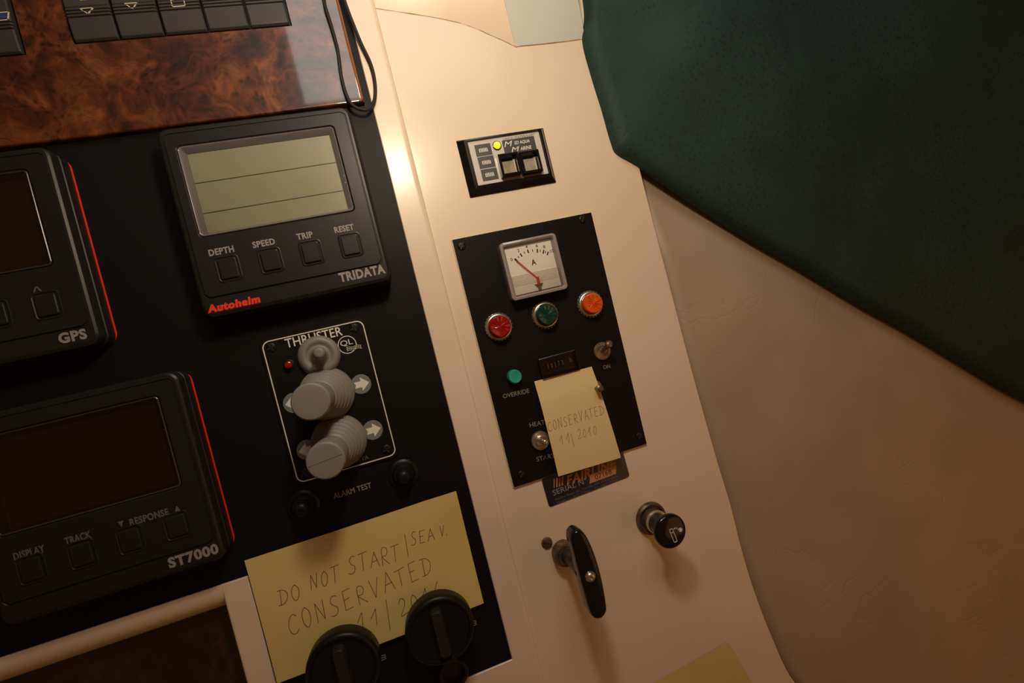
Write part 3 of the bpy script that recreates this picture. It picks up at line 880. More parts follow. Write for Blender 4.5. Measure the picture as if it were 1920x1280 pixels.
# ---------------------------------------------------------------- sticky notes
STROKES = {
    'A': [[(0, 0), (.42, 1), (.85, 0)], [(.18, .36), (.72, .40)]],
    'C': [[(.75, .85), (.5, 1), (.2, .8), (.05, .4), (.2, .05), (.5, 0), (.75, .15)]],
    'D': [[(.2, 1), (.12, 0)], [(-.05, .98), (.4, .97), (.75, .7), (.72, .35), (.4, .06), (-.1, .02)]],
    'E': [[(.1, 1), (.05, 0), (.65, .02)], [(.08, .52), (.5, .55)], [(.1, .98), (.68, 1)]],
    'N': [[(.02, 0), (.08, .95), (.62, .05), (.72, 1)]],
    'O': [[(.4, 1), (.12, .75), (.08, .3), (.35, 0), (.65, .25), (.7, .7), (.4, 1)]],
    'R': [[(.08, 0), (.12, .97), (.5, 1), (.62, .75), (.45, .55), (.12, .5), (.72, 0)]],
    'S': [[(.7, .95), (.4, 1), (.15, .8), (.3, .55), (.58, .4), (.55, .12), (.25, 0), (0, .06)]],
    'T': [[(.35, .95), (.32, 0)], [(-.05, .93), (.8, 1)]],
    'V': [[(.05, 1), (.3, 0), (.7, 1)]],
    '/': [[(.2, -.35), (.35, 1.35)]],
    '.': [[(.1, .1), (.14, -.04)]],
    '1': [[(0, .45), (.42, 1), (.4, 0)]],
    '2': [[(.08, .75), (.3, 1), (.6, .85), (.5, .5), (.05, .02), (.7, .08)]],
    '0': [[(.35, 1), (.08, .7), (.1, .25), (.35, 0), (.6, .3), (.6, .75), (.35, 1)]],
    '6': [[(.55, 1), (.2, .6), (.1, .2), (.35, 0), (.6, .2), (.45, .45), (.15, .3)]],
    ' ': []}
def handwrite(m, s, a, b, hgt, zf, lw, adv=None, seed=1):
    """pen strokes from a (start of the baseline) to b (end), letter height hgt"""
    rnd = random.Random(seed)
    n = len(s)
    ux, uy = (b[0] - a[0]), (b[1] - a[1])
    L = math.hypot(ux, uy); ux /= L; uy /= L
    step = L / n
    for i, ch in enumerate(s):
        ox, oy = a[0] + ux * step * i, a[1] + uy * step * i
        hh = hgt * rnd.uniform(.9, 1.08); ww = step * rnd.uniform(.86, 1.0); dy = rnd.uniform(-.04, .04) * hgt
        if ch == '/': ww = step * .6
        for st in STROKES.get(ch, []):
            pts = chain([(p[0], p[1]) for p in st], 4) if len(st) > 3 and ch not in 'NEAV' else st
            w = []
            for (px, py) in pts:
                X, Y = px * ww + py * hh * .08, py * hh + dy
                w.append((ox + X * ux - Y * uy, oy + X * uy + Y * ux))
            for p_, q_ in zip(w, w[1:]):
                k_ = max(1, int(math.hypot(q_[0] - p_[0], q_[1] - p_[1]) / 2.5))
                for j in range(k_):
                    c0 = (p_[0] + (q_[0] - p_[0]) * j / k_, p_[1] + (q_[1] - p_[1]) * j / k_)
                    c1 = (p_[0] + (q_[0] - p_[0]) * (j + 1) / k_, p_[1] + (q_[1] - p_[1]) * (j + 1) / k_)
                    d = Vector((c1[0] - c0[0], c1[1] - c0[1]))
                    if d.length < 1e-5: continue
                    d.normalize(); nx, ny = -d.y * lw / 2, d.x * lw / 2; ex, ey = d.x * lw * .3, d.y * lw * .3
                    z0, z1 = zf(*c0), zf(*c1)
                    m.f.append(tuple(m.ring([(c0[0] - ex + nx, c0[1] - ey + ny, z0), (c0[0] - ex - nx, c0[1] - ey - ny, z0), (c1[0] + ex - nx, c1[1] + ey - ny, z1), (c1[0] + ex + nx, c1[1] + ey + ny, z1)])))

def note(name_label, corners, zf, m_, group=None, holes=(), n=(44, 28), th=0.12):
    """corners: bottom-left, bottom-right, top-right, top-left"""
    bl, br, tr, tl = corners
    cx = sum(c[0] for c in corners) / 4; cy = sum(c[1] for c in corners) / 4
    t = thing('sticky_note', name_label, 'sticky note', (cx, cy, zf(cx, cy)), group or 'yellow sticky notes on the dash')
    mb = MB()
    def pt(u, v):
        x = (bl[0] * (1 - u) + br[0] * u) * (1 - v) + (tl[0] * (1 - u) + tr[0] * u) * v
        y = (bl[1] * (1 - u) + br[1] * u) * (1 - v) + (tl[1] * (1 - u) + tr[1] * u) * v
        return x, y
    vid = {}
    def vert(i, j, k):
        if (i, j, k) not in vid:
            x, y = pt(i / n[0], j / n[1]); vid[(i, j, k)] = len(mb.v); mb.v.append((x, y, zf(x, y) - (th if k else 0)))
        return vid[(i, j, k)]
    keep = set()
    for i in range(n[0]):
        for j in range(n[1]):
            x, y = pt((i + .5) / n[0], (j + .5) / n[1])
            if all(math.hypot(x - hx, y - hy) > hr for hx, hy, hr in holes): keep.add((i, j))
    for (i, j) in keep:
        mb.f.append((vert(i, j, 0), vert(i + 1, j, 0), vert(i + 1, j + 1, 0), vert(i, j + 1, 0)))
        mb.f.append((vert(i, j, 1), vert(i, j + 1, 1), vert(i + 1, j + 1, 1), vert(i + 1, j, 1)))
        for (di, dj, a, b_) in ((0, -1, (i, j), (i + 1, j)), (1, 0, (i + 1, j), (i + 1, j + 1)), (0, 1, (i + 1, j + 1), (i, j + 1)), (-1, 0, (i, j + 1), (i, j))):
            if (i + di, j + dj) not in keep:
                mb.f.append((vert(*a, 0), vert(*a, 1), vert(*b_, 1), vert(*b_, 0)))
    obj('paper', mb, m_, t, angle=60)
    return t

def zbig(x, y):
    u = (x + 126) / 150; v = (y + 199.5) / 88
    return 1.6 + 1.5 * math.sin(math.pi * min(max(u, 0), 1)) * (0.3 + 0.7 * v) + 2.0 * (1 - v) ** 2 * (1 - .5 * u) + 2.2 * smoothstep(.8, 1, u) * smoothstep(.5, 1, v)
cn = [P(520, 1281, 3.4), P(907, 1130, 2.2), P(855, 920, 3.6), P(458, 1051, 1.8)]
t = note('big wide yellow note reading DO NOT START/SEA V. across the lower dash', cn, zbig, NOTE, holes=[(KN[0][0], KN[0][1], 8.2), (KN[1][0], KN[1][1], 8.2)], n=(60, 36))
m = MB(); zi = lambda x, y: zbig(x, y) + .09
H3 = 3.0
def hw(s, a, b, hgt, seed): handwrite(m, s, P(*a, H3), P(*b, H3), hgt, zi, .42, seed=seed)
hw('DO', (525, 1136), (570, 1120), 11, 3)
hw('NOT', (583, 1106), (642, 1090), 11.5, 4)
hw('START', (655, 1078), (756, 1048), 12, 5)
hw('/', (762, 1036), (778, 1030), 9.5, 6)
hw('SEA', (772, 1023), (818, 1010), 9.8, 7)
hw('V.', (826, 1006), (848, 1000), 8.5, 8)
hw('CONSERVATED', (544, 1191), (818, 1070), 13.5, 9)
hw('11', (672, 1182), (722, 1166), 12, 10)
hw('/', (728, 1170), (744, 1164), 13, 11)
hw('2016', (752, 1156), (838, 1116), 12.5, 12)
obj('handwriting', m, PENCIL, t, smooth=False)

def zsm(x, y):
    v = (y + 127) / 80; u = (x - 104) / 53
    return B + 6.2 + 1.6 * math.sin(3.0 * v + .5) + 1.2 * (1 - v) * u - 1.4 * smoothstep(.75, 1, v)
cn = [P(1047, 893, 4), P(1163, 857, 4), P(1111, 687, 3), P(1003, 715, 3)]
t = note('small upright pale yellow note stuck over the black gauge panel', cn, zsm, NOTEP, n=(24, 36))
m = MB(); zi2 = lambda x, y: zsm(x, y) + .09
handwrite(m, 'CONSERVATED', P(1028, 809, 4), P(1134, 775, 4), 7.6, zi2, .36, seed=21)
handwrite(m, '11', P(1050, 834, 4), P(1074, 827, 4), 7.2, zi2, .34, seed=22)
handwrite(m, '/', P(1073, 832, 4), P(1082, 828, 4), 6.2, zi2, .34, seed=24)
handwrite(m, '2010', P(1083, 823, 4), P(1122, 812, 4), 7.2, zi2, .30, seed=23)
obj('handwriting', m, PENCIL2, t, smooth=False)

a, b_ = P(1215, 1287, B + 1), P(1365, 1203, B + 1)
c_ = P(1411, 1281, B + 1)
dx, dy = (c_[0] - b_[0]) * 2.1, (c_[1] - b_[1]) * 2.1
cn = [(a[0] + dx, a[1] + dy), (b_[0] + dx, b_[1] + dy), b_, a]
t = note('blank yellow note corner poking up at the bottom edge of the cream console', cn, lambda x, y: B + 1.0 + .5 * math.sin(x / 14 + y / 23), NOTE, n=(20, 20))

# ---------------------------------------------------------------- gauge panel on the side console
K = (CH - (B + 2)) / CH          # points measured at height 0, moved to the plate's own height
t = thing('gauge_panel', 'tall black panel with square ammeter, three coloured lamps and toggles on the cream console', 'control panel', (126, -24, B))
gx0, gx1, gy0, gy1 = 66.9 * K, 184.9 * K, -122.9 * K, 74.8 * K
PZ = B + 2.0
obj('plate', MB().slab(gx0, gy0, gx1, gy1, B + .7, PZ, .4, .2), GLOSSB if False else PANEL, t)
obj('backing_edge', MB().slab(gx0 - .9, gy0 - .5, gx1 + .5, gy1 + .4, B, B + .9, .4, .15), BRASS, t, label='thin raw tan edge round the plate')
for a in ((866, 461), (1093, 410), (978, 890), (1200, 818)): add_screw(t, *a, PZ, 3.1, RUBBER, 1.0)
# ammeter
mc = P(1002, 499, PZ + 10)
am = obj('ammeter', MB().loft([(mc[0] - 23, mc[1] - 22.3, mc[0] + 23, mc[1] + 22.3, 3, PZ), (mc[0] - 23.2, mc[1] - 22.5, mc[0] + 23.2, mc[1] + 22.5, 3, PZ + 4.5), (mc[0] - 23.6, mc[1] - 22.9, mc[0] + 23.6, mc[1] + 22.9, 3, PZ + 7.5),
                               (mc[0] - 23.2, mc[1] - 22.5, mc[0] + 23.2, mc[1] + 22.5, 3, PZ + 9.6), (mc[0] - 21.6, mc[1] - 21, mc[0] + 21.6, mc[1] + 21, 2.4, PZ + 10), (mc[0] - 20.6, mc[1] - 20, mc[0] + 20.6, mc[1] + 20, 1.4, PZ + 9.3), (mc[0] - 19.6, mc[1] - 19.2, mc[0] + 19.6, mc[1] + 19.2, .8, PZ + 6)]), ACRIM, t, angle=30, label='square ammeter with clear rim and white dial')
dz = PZ + 6.3
obj('dial', MB().box(mc[0] - 19.3, mc[1] - 19.0, mc[0] + 19.3, mc[1] + 19.0, PZ + 5.5, dz), DIAL, am, smooth=False)
m = MB(); m.box(mc[0] - 19.2, mc[1] - 18.8, mc[0] + 19.2, mc[1] - 4.2, dz, dz + .7)
for k in range(9): m.box(mc[0] - 19.2, mc[1] - 4.4 - k * .95, mc[0] + 19.2, mc[1] - 4.0 - k * .95, dz + .7, dz + .95)
obj('dial_cover', m, DIALG, am, smooth=False)
pv = (mc[0] + 1.0, mc[1] - 12.5)
m = MB()
tx = {0: (968, 488), 2: (977, 478), 4: (990, 471), 6: (1007.5, 470), 8: (1019, 472), 10: (1027, 475)}
keys = [0, 2, 4, 6, 8, 10]
for k in keys:
    q = P(*tx[k], dz); d = Vector((q[0] - pv[0], q[1] - pv[1])).normalized() * 1.0
    m.line((q[0] - d.x, q[1] - d.y), (q[0] + d.x, q[1] + d.y), 1.05 if k else 1.6, dz, dz + .08)
for k in keys[:-1]:
    qa, qb = P(*tx[k], dz), P(*tx[k + 2], dz)
    q = ((qa[0] + qb[0]) / 2, (qa[1] + qb[1]) / 2 + .5); d = Vector((q[0] - pv[0], q[1] - pv[1])).normalized() * .6
    m.line((q[0] - d.x, q[1] - d.y), (q[0] + d.x, q[1] + d.y), .6, dz, dz + .08)
obj('scale_mark', m, INK, am)
for s, a in (('0', (961, 488)), ('2', (973, 471.5)), ('4', (988, 464.5)), ('6', (1006.5, 462.5)), ('8', (1020, 464.5)), ('10', (1034, 472))):
    q = P(*a, dz); d = Vector((q[0] - pv[0], q[1] - pv[1])).normalized() * 0.9; text(s, q[0] + d.x, q[1] + d.y, 1.6 if len(s) < 2 else 3.0, 2.5, dz, INK, am, bold=.01)
q = P(1000.5, 491.5, dz); text('A', q[0], q[1], 4.0, 4.6, dz, INK, am, bold=.02)
m = MB()
q = P(970, 489, dz + 2)
m.line(q, (pv[0], pv[1] + 3), .85, dz + 1.4, dz + 1.7)
m.line((pv[0], pv[1] + 3), (pv[0], pv[1] - 1), 2.2, dz + 1.4, dz + 1.8)
obj('needle', m, NEEDLE, am, label='thin red needle at zero')
m = MB(); m.box(pv[0] - 1.4, pv[1] - 6.3, pv[0] + 1.4, pv[1] - 1.2, dz + .9, dz + 1.3)
for k in range(4): m.box(pv[0] - 3.4 + k * .45, pv[1] - 1.6 + k * -.6, pv[0] + 3.4 - k * .45, pv[1] - 1.2 + k * -.6, dz + 1.0, dz + 1.5)
obj('pivot', m, mat('pivot_grey', (0.16, 0.13, 0.12), .4), am)
obj('cover_glass', MB().slab(mc[0] - 20.4, mc[1] - 19.8, mc[0] + 20.4, mc[1] + 19.8, PZ + 8.8, PZ + 9.4, 1, .1), GLASS, am)
# indicator lamps
for (px, py, ml, lb) in ((937, 612, LRED, 'red indicator lamp in a metal ring'), (1025, 590, LGRN, 'dark green indicator lamp in a metal ring'), (1110, 569, LORG, 'orange indicator lamp in a metal ring')):
    q = P(px, py, PZ + 5)
    m = MB(); m.lathe([(11.0, PZ), (11.1, PZ + 1.0), (10.6, PZ + 2.6), (9.6, PZ + 3.4), (8.9, PZ + 3.5), (8.7, PZ + 2)], q[0], q[1], 48, cap1=False)
    for k in range(24):
        a = k / 24 * 2 * math.pi
        m.line((q[0] + 10.3 * math.cos(a), q[1] + 10.3 * math.sin(a)), (q[0] + 10.9 * math.cos(a), q[1] + 10.9 * math.sin(a)), .7, PZ + .2, PZ + 1.5)
    ln = obj('indicator_lamp', m, CHROME, t, label=lb)
    m = MB(); m.lathe([(8.7, PZ + 1.5), (8.7, PZ + 5.5), (8.3, PZ + 7.2), (7.4, PZ + 8.2)], q[0], q[1], 24, cap1=False)
    top = list(range(len(m.v) - 24, len(m.v)))
    mid = m.ring([(q[0] + 4.2 * math.cos(k * math.pi / 12), q[1] + 4.2 * math.sin(k * math.pi / 12), PZ + (8.1 if k % 2 else 7.3)) for k in range(24)])
    m.bridge(top, mid); ctr = m.ring([(q[0], q[1], PZ + 7.9)])[0]
    for k in range(24): m.f.append((mid[k], mid[(k + 1) % 24], ctr))
    obj('lens', m, ml, ln, angle=9)
q = P(965, 706, PZ + 4)
obj('override_button', MB().lathe([(5.6, PZ), (5.6, PZ + 3), (5.2, PZ + 5.4), (4.6, PZ + 6), (3.8, PZ + 5.7), (1, PZ + 5.6)], q[0] + .2, q[1], 32), TEAL, t, label='round teal green button')
# hour counter
q = P(1048, 682, PZ + 3)
m = MB(); m.loft([(q[0] - 16.2, q[1] - 8, q[0] + 16.2, q[1] + 8, .8, PZ), (q[0] - 16.2, q[1] - 8, q[0] + 16.2, q[1] + 8, .8, PZ + 4.2), (q[0] - 15.4, q[1] - 7.2, q[0] + 15.4, q[1] + 7.2, .5, PZ + 4.6), (q[0] - 14.8, q[1] - 6.6, q[0] + 14.8, q[1] + 6.6, .3, PZ + 1.2)])
hm = obj('hour_counter', m, mat('smoked_rim', (0.012, 0.010, 0.009), .25, coat=.2), t, label='small smoked counter window with white digits')
for i, s in enumerate('10173'):
    obj('digit_drum', MB().box(q[0] - 10.2 + i * 3.1, q[1] - 2.6, q[0] - 7.5 + i * 3.1, q[1] + 3.2, PZ + 1.1, PZ + 1.9), INK, hm, smooth=False)
    text(s, q[0] - 8.85 + i * 3.1, q[1] + .3, .6 if s == '1' else 1.6, 4.0, PZ + 1.9, WHTXT, hm, bold=.02)
text('h', q[0] + 11, q[1] + .6, 2.0, 3.6, PZ + 1.4, WHTXT, hm, bold=.03)
obj('cover_glass', MB().slab(q[0] - 15, q[1] - 6.8, q[0] + 15, q[1] + 6.8, PZ + 3.7, PZ + 4.2, .4, .1), GLASS, hm)
# toggles
def toggle(px, py, tipx, tipy, m1, r, tip_h, lb, ball):
    q = P(px, py, PZ + 2); tp = P(tipx, tipy, PZ + tip_h)
    m = MB()
    if ball:
        m.lathe([(r, PZ), (r, PZ + 1.6), (r * .93, PZ + 2.2), (r * .62, PZ + 2.2), (r * .58, PZ + 1.2), (.6, PZ + 1.0)], q[0], q[1], 6 * 6)
    else:
        m.lathe([(r, PZ), (r, PZ + 1.0), (r * .96, PZ + 1.8), (r * .86, PZ + 2.0), (r * .8, PZ + 1.5), (r * .62, PZ + 1.5), (r * .58, PZ + 3.4), (r * .48, PZ + 3.8), (r * .42, PZ + 2.6), (.6, PZ + 2.5)], q[0], q[1], 40)
    o = obj('toggle_switch', m, m1, t, label=lb)
    m = MB(); d = Vector((tp[0] - q[0], tp[1] - q[1], tip_h - 1))
    s0 = Vector((q[0], q[1], PZ + 1))
    path = [tuple(s0 + d * f) for f in (0, .2, .4, .6, .75, .85, .92, .97, 1.0)]
    rr = [1.5, 1.6, 1.8, 2.1, 2.6, 3.0, 2.9, 2.2, 1.0] if ball else [1.7, 1.7, 1.8, 1.9, 2.1, 2.2, 2.1, 1.6, .8]
    m.tube(path, lambda f: rr[int(round(f * 8))], 16)
    obj('lever', m, m1, o)
toggle(1130, 658, 1144, 643, DULL, 7.4, 16, 'dull metal toggle switch above the ON lettering', True)
toggle(1014, 826, 1023, 829, CHROME, 7.6, 15, 'bright chrome toggle switch beside the small note', False)
toggle(1115, 728, 1127, 728, DULL, 7.0, 13, 'dull toggle lever tip beside the small note', True)
def lab(s, a, b_, hh, m_=WHTXT):
    pa, pb = P(*a, PZ), P(*b_, PZ)
    text(s, (pa[0] + pb[0]) / 2, (pa[1] + pb[1]) / 2, math.hypot(pb[0] - pa[0], pb[1] - pa[1]), hh, PZ, m_, t, rot=math.atan2(pb[1] - pa[1], pb[0] - pa[0]))
lab('ON', (1131, 688.5), (1144, 686), 3.2, GREYTXT)
lab('OVERRIDE', (943, 743), (992, 732), 3.4, GREYTXT)
lab('HEATER', (993, 797), (1034, 788), 3.6, GREYTXT)
lab('START', (1006, 861), (1040, 853), 3.6, GREYTXT)

# serial number plate
r2 = math.radians(2.2)
c0 = P(1030, 951, B + .6); c1 = P(1181, 893, B + .6)
w = math.hypot(c1[0] - c0[0], c1[1] - c0[1]); hgt = 44
ux, uy = math.cos(math.atan2(c1[1] - c0[1], c1[0] - c0[0])), math.sin(math.atan2(c1[1] - c0[1], c1[0] - c0[0]))
rot = math.atan2(uy, ux)
def sp(u, v): return (c0[0] + u * ux - v * uy, c0[1] + u * uy + v * ux)
cc = sp(w / 2, hgt / 2)
gy_top = gy0 - 1.0
hgt = 23.5
cc = sp(w / 2, hgt / 2)
t = thing('serial_plate', 'navy serial number plate with orange lettering showing below the gauge panel', 'plate', (cc[0], cc[1], B))
obj('plate', MB().slab(cc[0] - w / 2, cc[1] - hgt / 2, cc[0] + w / 2, cc[1] + hgt / 2, B, B + .6, 2.2, .15, rot=rot), NAVY, t)
def slab_text(s, a, b_, hh, m_, **k):
    pa, pb = P(*a, B + .6), P(*b_, B + .6)
    text(s, (pa[0] + pb[0]) / 2, (pa[1] + pb[1]) / 2, math.hypot(pb[0] - pa[0], pb[1] - pa[1]), hh, B + .6, m_, t, rot=rot, t=.06, **k)
slab_text('FAIRLINE', (1060, 899), (1157, 870), 8.0, ORNG, bold=.035, shear=.3)
m = MB()
for k in range(4):
    x, y = P(1037 + k * 5.2, 907.5 - k * 1.6, B + .6)
    m.prism([(x - .35 - k * .15, y - 3.2), (x + .35 + k * .15, y - 3.2), (x + 2.3 + k * .15, y + 3.8), (x + 1.6 - k * .15, y + 3.8)], B + .55, B + .66)
obj('stripe', m, ORNG, t)
slab_text('SERIAL N°', (1036, 922), (1100, 902), 4.6, GREYTXT)
pa = P(1131, 889, B + .6)
m = MB(); L = [(-13.5, -3.3), (11, -3.3), (13.2, 3.6), (-11, 3.6)]
m.prism([(pa[0] + x * ux - y * uy, pa[1] + x * uy + y * ux) for x, y in L], B + .5, B + .68)
obj('number_field', m, ORNG, t, label='orange number field')
text('07168', pa[0], pa[1], 15, 4.0, B + .66, NAVY, t, rot=rot, t=.06)
slab_text('Fairline Boats plc, Oundle, PE8 5PA England', (1041, 934), (1159, 895), 2.5, DIMTXT)
slab_text('Telephone 0832 273661.   Fax 0832 273432', (1043, 941), (1160, 902), 2.5, DIMTXT)

# ---------------------------------------------------------------- water alarm module
fp = B + 4.5
o0 = P(877, 266, fp); o1 = P(1028, 326, fp)
oc = [P(854, 262, B + 1), P(1020, 240, B + 3), P(1043, 342, B + 1), P(882, 369, B + 1)]
ax0, ax1, ay0, ay1 = (oc[0][0] + oc[3][0]) / 2, (oc[1][0] + oc[2][0]) / 2, (oc[2][1] + oc[3][1]) / 2, (oc[0][1] + oc[1][1]) / 2
ip = [P(877, 265, B + 3.5), P(1010, 249, B + 3.5), P(1028, 325, B + 3.5), P(897, 347, B + 3.5)]
ix0, ix1, iy0, iy1 = (ip[0][0] + ip[3][0]) / 2, (ip[1][0] + ip[2][0]) / 2, (ip[2][1] + ip[3][1]) / 2, (ip[0][1] + ip[1][1]) / 2
t = thing('alarm_module', 'small framed white module with lit yellow led and two square buttons, topmost on the console', 'module', ((ax0 + ax1) / 2, (ay0 + ay1) / 2, B))
m = MB()
m.loft([(ax0, ay0, ax1, ay1, .6, B), (ax0, ay0, ax1, ay1, .6, B + 1.0), (ax0 + 1, ay0 + 1, ax1 - 1, ay1 - 1, .6, B + 1.8), (ix0 - 3.4, iy0 - 3.4, ix1 + 2.2, iy1 + 1.6, .5, B + 5.2), (ix0 - .8, iy0 - .8, ix1 + .8, iy1 + .8, .4, B + 5.4), (ix0, iy0, ix1, iy1, .3, B + 3.2)], cap1=False)
obj('bezel', m, GLOSSB, t, angle=18)
obj('faceplate', MB().box(ix0 - .3, iy0 - .3, ix1 + .3, iy1 + .3, B + 1, B + 3.5), PALE, t, smooth=False)
FZ = B + 3.5
def mp(cx, cy): return P(830 + cx / 7.53, 220 + cy / 7.53, FZ)   # point measured in the close-up of the module
for cx, cy in ((575, 460), (620, 632), (665, 805)):
    q = mp(cx, cy)
    b_ = obj('label_field', MB().box(q[0] - 6.5, q[1] - 4.6, q[0] + 6.5, q[1] + 4.6, FZ - .1, FZ + .12), DKBOX, t, smooth=False)
    mm_ = MB()
    for k in range(6):
        mm_.box(q[0] - 3.6 + k * 1.25, q[1] - 1.6, q[0] - 2.9 + k * 1.25, q[1] + 1.6, FZ + .12, FZ + .2)
    mm_.box(q[0] - 3.6, q[1] + 1.1, q[0] + 3.4, q[1] + 1.6, FZ + .12, FZ + .2)
    obj('lettering', mm_, WHTXT, b_)
qa, qb, qc = mp(835, 335), mp(1285, 300), mp(1305, 470)
tb = obj('title_field', MB().box(qa[0], qc[1] - 1, qb[0] + .5, qa[1] + .3, FZ - .1, FZ + .1), DKBOX, t, smooth=False)
q = mp(925, 375); text('M', q[0], q[1], 7.2, 4.2, FZ + .1, WHTXT, tb, shear=.3)
q = mp(1120, 350); text('ED AQUA', q[0], q[1], 12.8, 3.0, FZ + .1, WHTXT, tb, shear=.2, bold=.02)
q = mp(1025, 450); text('M', q[0], q[1], 7.0, 3.8, FZ + .1, WHTXT, tb, shear=.3)
q = mp(1175, 430); text('ARINE', q[0], q[1], 9.6, 2.8, FZ + .1, WHTXT, tb, shear=.2, bold=.02)
q = mp(1080, 275); text('LINDA WATERALERT', q[0], q[1], 27, 1.5, FZ, DKBOX, t)
q = mp(765, 400)
ld = obj('led_collar', MB().lathe([(3.6, FZ - .2), (3.6, FZ + .5), (3.0, FZ + .9)], q[0], q[1], 30), GLOSSB, t)
obj('led', MB().lathe([(3.0, FZ + .2), (2.95, FZ + 1.2), (2.4, FZ + 2.2), (1.2, FZ + 2.8), (.3, FZ + 2.9)], q[0], q[1], 24), LEDON, ld, label='lit yellow green led')
for (ca, cb_) in (((940, 700), 1), ((1235, 665), 2)):
    q = P(830 + ca[0] / 7.53, 220 + ca[1] / 7.53, FZ + 1.5)
    q = (q[0], q[1] + 1.0)
    m = MB()
    m.loft([(q[0] - 8.2, q[1] - 8.8, q[0] + 8.2, q[1] + 8.8, .4, FZ - .3), (q[0] - 8.2, q[1] - 8.8, q[0] + 8.2, q[1] + 8.8, .4, FZ + 5.4), (q[0] - 7.7, q[1] - 8.3, q[0] + 7.7, q[1] + 8.3, .4, FZ + 5.8), (q[0] - 6.3, q[1] - 7.0, q[0] + 6.3, q[1] + 7.0, .3, FZ + 5.8), (q[0] - 6.0, q[1] - 6.6, q[0] + 6.0, q[1] + 5.0, .3, FZ + .6)], cap1=True)
    sb = obj('square_button', m, GLOSSB, t, angle=20)
    obj('button_window', MB().box(q[0] - 5.6, q[1] - 5.6, q[0] + 5.4, q[1] + 3.6, FZ + .5, FZ + 1.6), MIRR, sb, smooth=False)

# ---------------------------------------------------------------- pull handle, screw, lighter
q = P(1058, 1036, B + 3); tp = P(1105, 1080, 43)
t = thing('pull_handle', 'black T shaped pull handle on a tarnished collar below the serial plate', 'handle', (q[0], q[1], B))
hx, hy = q
obj('collar', MB().lathe([(9.6, B), (9.8, B + 1), (9.6, B + 7.5), (8.8, B + 8.6), (7.4, B + 8.8), (6.2, B + 8.0)], hx, hy, 40), CORR, t)
sh = ((tp[0] - hx) / 44, (tp[1] - hy) / 44)
obj('shaft', MB().lathe([(5.0, B + 7), (5.0, B + 22), (5.8, B + 30), (6.4, B + 36)], hx, hy, 30, shear=sh, z0=B), mat('dark_shaft', (0.05, 0.045, 0.04), .35, .3), t)
m = MB()
cxh, cyh = tp
# D shaped grip outline: nearly straight left side, bulging right side
prof = [(-5.2, 32.5), (-1.5, 34.5), (2.6, 33.0), (5.4, 28), (7.6, 18), (8.8, 6), (9.0, -6), (8.4, -18), (7.2, -28), (4.6, -31.5), (0.6, -32.8), (-3.8, -30.5), (-5.8, -24), (-6.4, -8), (-6.6, 8), (-6.6, 22), (-6.6, 28)]
sm = chain(prof + [prof[0]], 4)[:-1]
ccx = sum(a[0] for a in sm) / len(sm); ccy = sum(a[1] for a in sm) / len(sm)
prev = None
zt = 43
for f, z in ((.80, zt - 14), (.93, zt - 13.2), (1.0, zt - 11), (1.0, zt - 3.5), (.97, zt - 1.5), (.88, zt - .2), (.74, zt + .4), (.4, zt + .7)):
    fy = 1 - (1 - f) * .3
    r_ = m.ring([(cxh + ccx + (a[0] - ccx) * f, cyh + ccy + (a[1] - ccy) * fy, z) for a in sm])
    if prev: m.bridge(prev, r_)
    else: first = r_
    prev = r_
m.f.append(tuple(prev)); m.f.append(tuple(reversed(first)))
obj('grip', m, GLOSSB, t, angle=60)
g_ = obj('cap_nut', MB().lathe([(4.0, zt + .2), (4.0, zt + 1.2), (3.4, zt + 2.6), (2.2, zt + 3.4), (1.4, zt + 3.5), (1.2, zt + 2.6), (.3, zt + 2.5)], cxh + .3, cyh, 28), CHROME, t, label='small chrome nut on the grip')

q = P(1026, 1018, B + 1)
t = thing('console_screw', 'single slotted brown screw head left of the pull handle', 'screw', (q[0], q[1], B))
o = obj('screw_head', MB().lathe([(4.6, B), (4.6, B + .5), (4.0, B + 1.3), (2.0, B + 1.9), (.5, B + 2.0)], q[0], q[1], 28), CORR, t)
m = MB(); m.line((q[0] - 3, q[1] + 1.6), (q[0] + 3, q[1] - 1.6), .9, B + .9, B + 2.08)
obj('slot', m, INK, o)

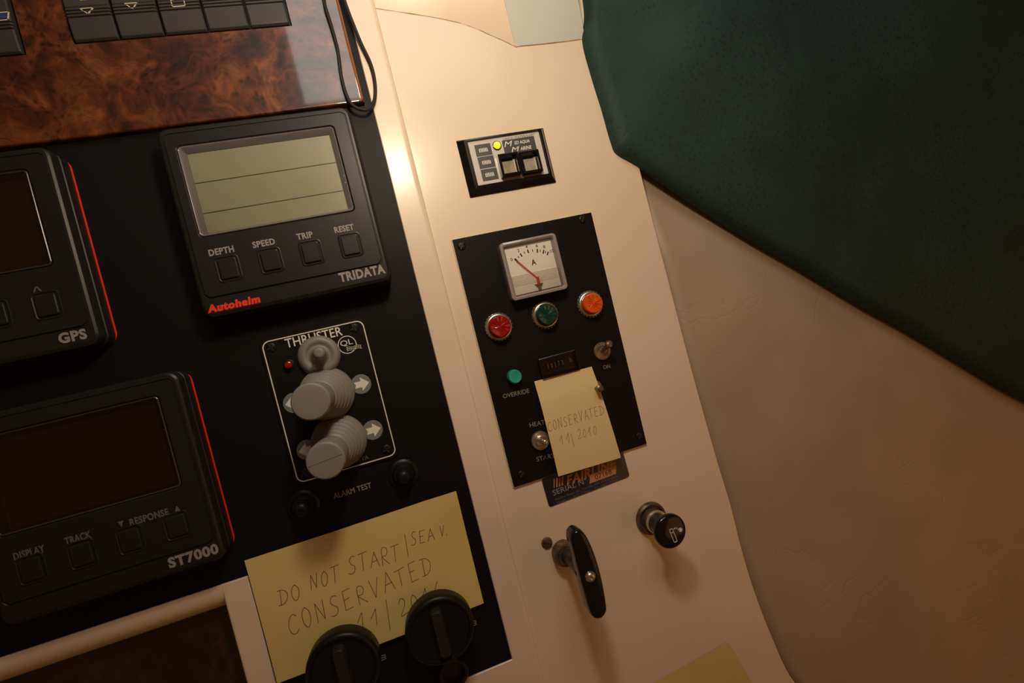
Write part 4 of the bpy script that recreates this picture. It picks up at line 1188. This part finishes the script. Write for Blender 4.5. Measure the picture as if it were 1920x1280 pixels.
q = P(1222, 972, B + 2); kt = P(1259, 997, 30)
t = thing('cigarette_lighter', 'round black cigarette lighter knob with white symbol at the right of the pull handle', 'lighter', (q[0], q[1], B))
sh = ((kt[0] - q[0]) / 33, (kt[1] - q[1]) / 33)
obj('socket_ring', MB().lathe([(13.6, B), (13.8, B + 1), (13.2, B + 3.2), (12.2, B + 4), (11.4, B + 3.6), (11.0, B + .6)], q[0], q[1], 44), CORR, t)
obj('chrome_sleeve', MB().lathe([(8.8, B + .4), (8.8, B + 9), (9.6, B + 10), (9.6, B + 12), (9.0, B + 13)], q[0] + .2, q[1], 40, shear=sh, z0=B), CHROME, t, label='worn chrome sleeve')
kb = obj('knob', MB().lathe([(8.2, B + 12), (8.2, B + 14), (7.4, B + 18), (7.6, B + 22), (10, B + 25.5), (12.6, B + 27.6), (13.5, B + 29.6), (13.3, B + 31.6), (12.2, B + 33), (9, B + 33.9), (4, B + 34.2)], q[0], q[1], 48, shear=sh, z0=B), GLOSSB, t, angle=50)
zk = B + 34.25
def lp(cx, cy): return P(980 + cx / 4.267, 900 + cy / 4.267, zk)
m = MB()
pp = [lp(1172, 398), lp(1198, 386), lp(1237, 488), lp(1213, 498)]
for k in range(4): m.line(pp[k], pp[(k + 1) % 4], .5, zk - .3, zk + .12)
m.line(lp(1183, 425), lp(1209, 413), .5, zk - .3, zk + .12)
sm = [lp(1212, 388), lp(1222, 381), lp(1238, 386), lp(1250, 400)]
for a, b_ in zip(sm, sm[1:]): m.line(a, b_, .8, zk - .3, zk + .12)
c_ = lp(1262, 396); m.lathe([(1.6, zk - .3), (1.6, zk + .12)], c_[0], c_[1], 16)
obj('symbol', m, WHTXT, kb, label='white burning cigarette symbol')

# ---------------------------------------------------------------- cord loop
cp = [(600, -60, 10), (607, 0, 9), (614, 26, 8.5), (622, 52, 8), (633, 94, 8), (639, 139, 8), (648, 174, 8), (659, 195, 8), (676, 205, 7.5), (691, 204, 6.5), (702, 187, 5), (703, 156, 4.5), (695, 120, 4), (676, 79, 5), (657, 32, 7), (645, 0, 9), (620, -60, 12)]
pth = []
for x, y, z in cp:
    a = P(x, y, z); pth.append((a[0], a[1], z))
t = thing('cord_loop', 'thin black cord hanging in a loop over the corner of the burl panel', 'cord', (20, 200, 8))
obj('cord', MB().tube(chain(pth, 8), 1.25, 10), CORD, t)
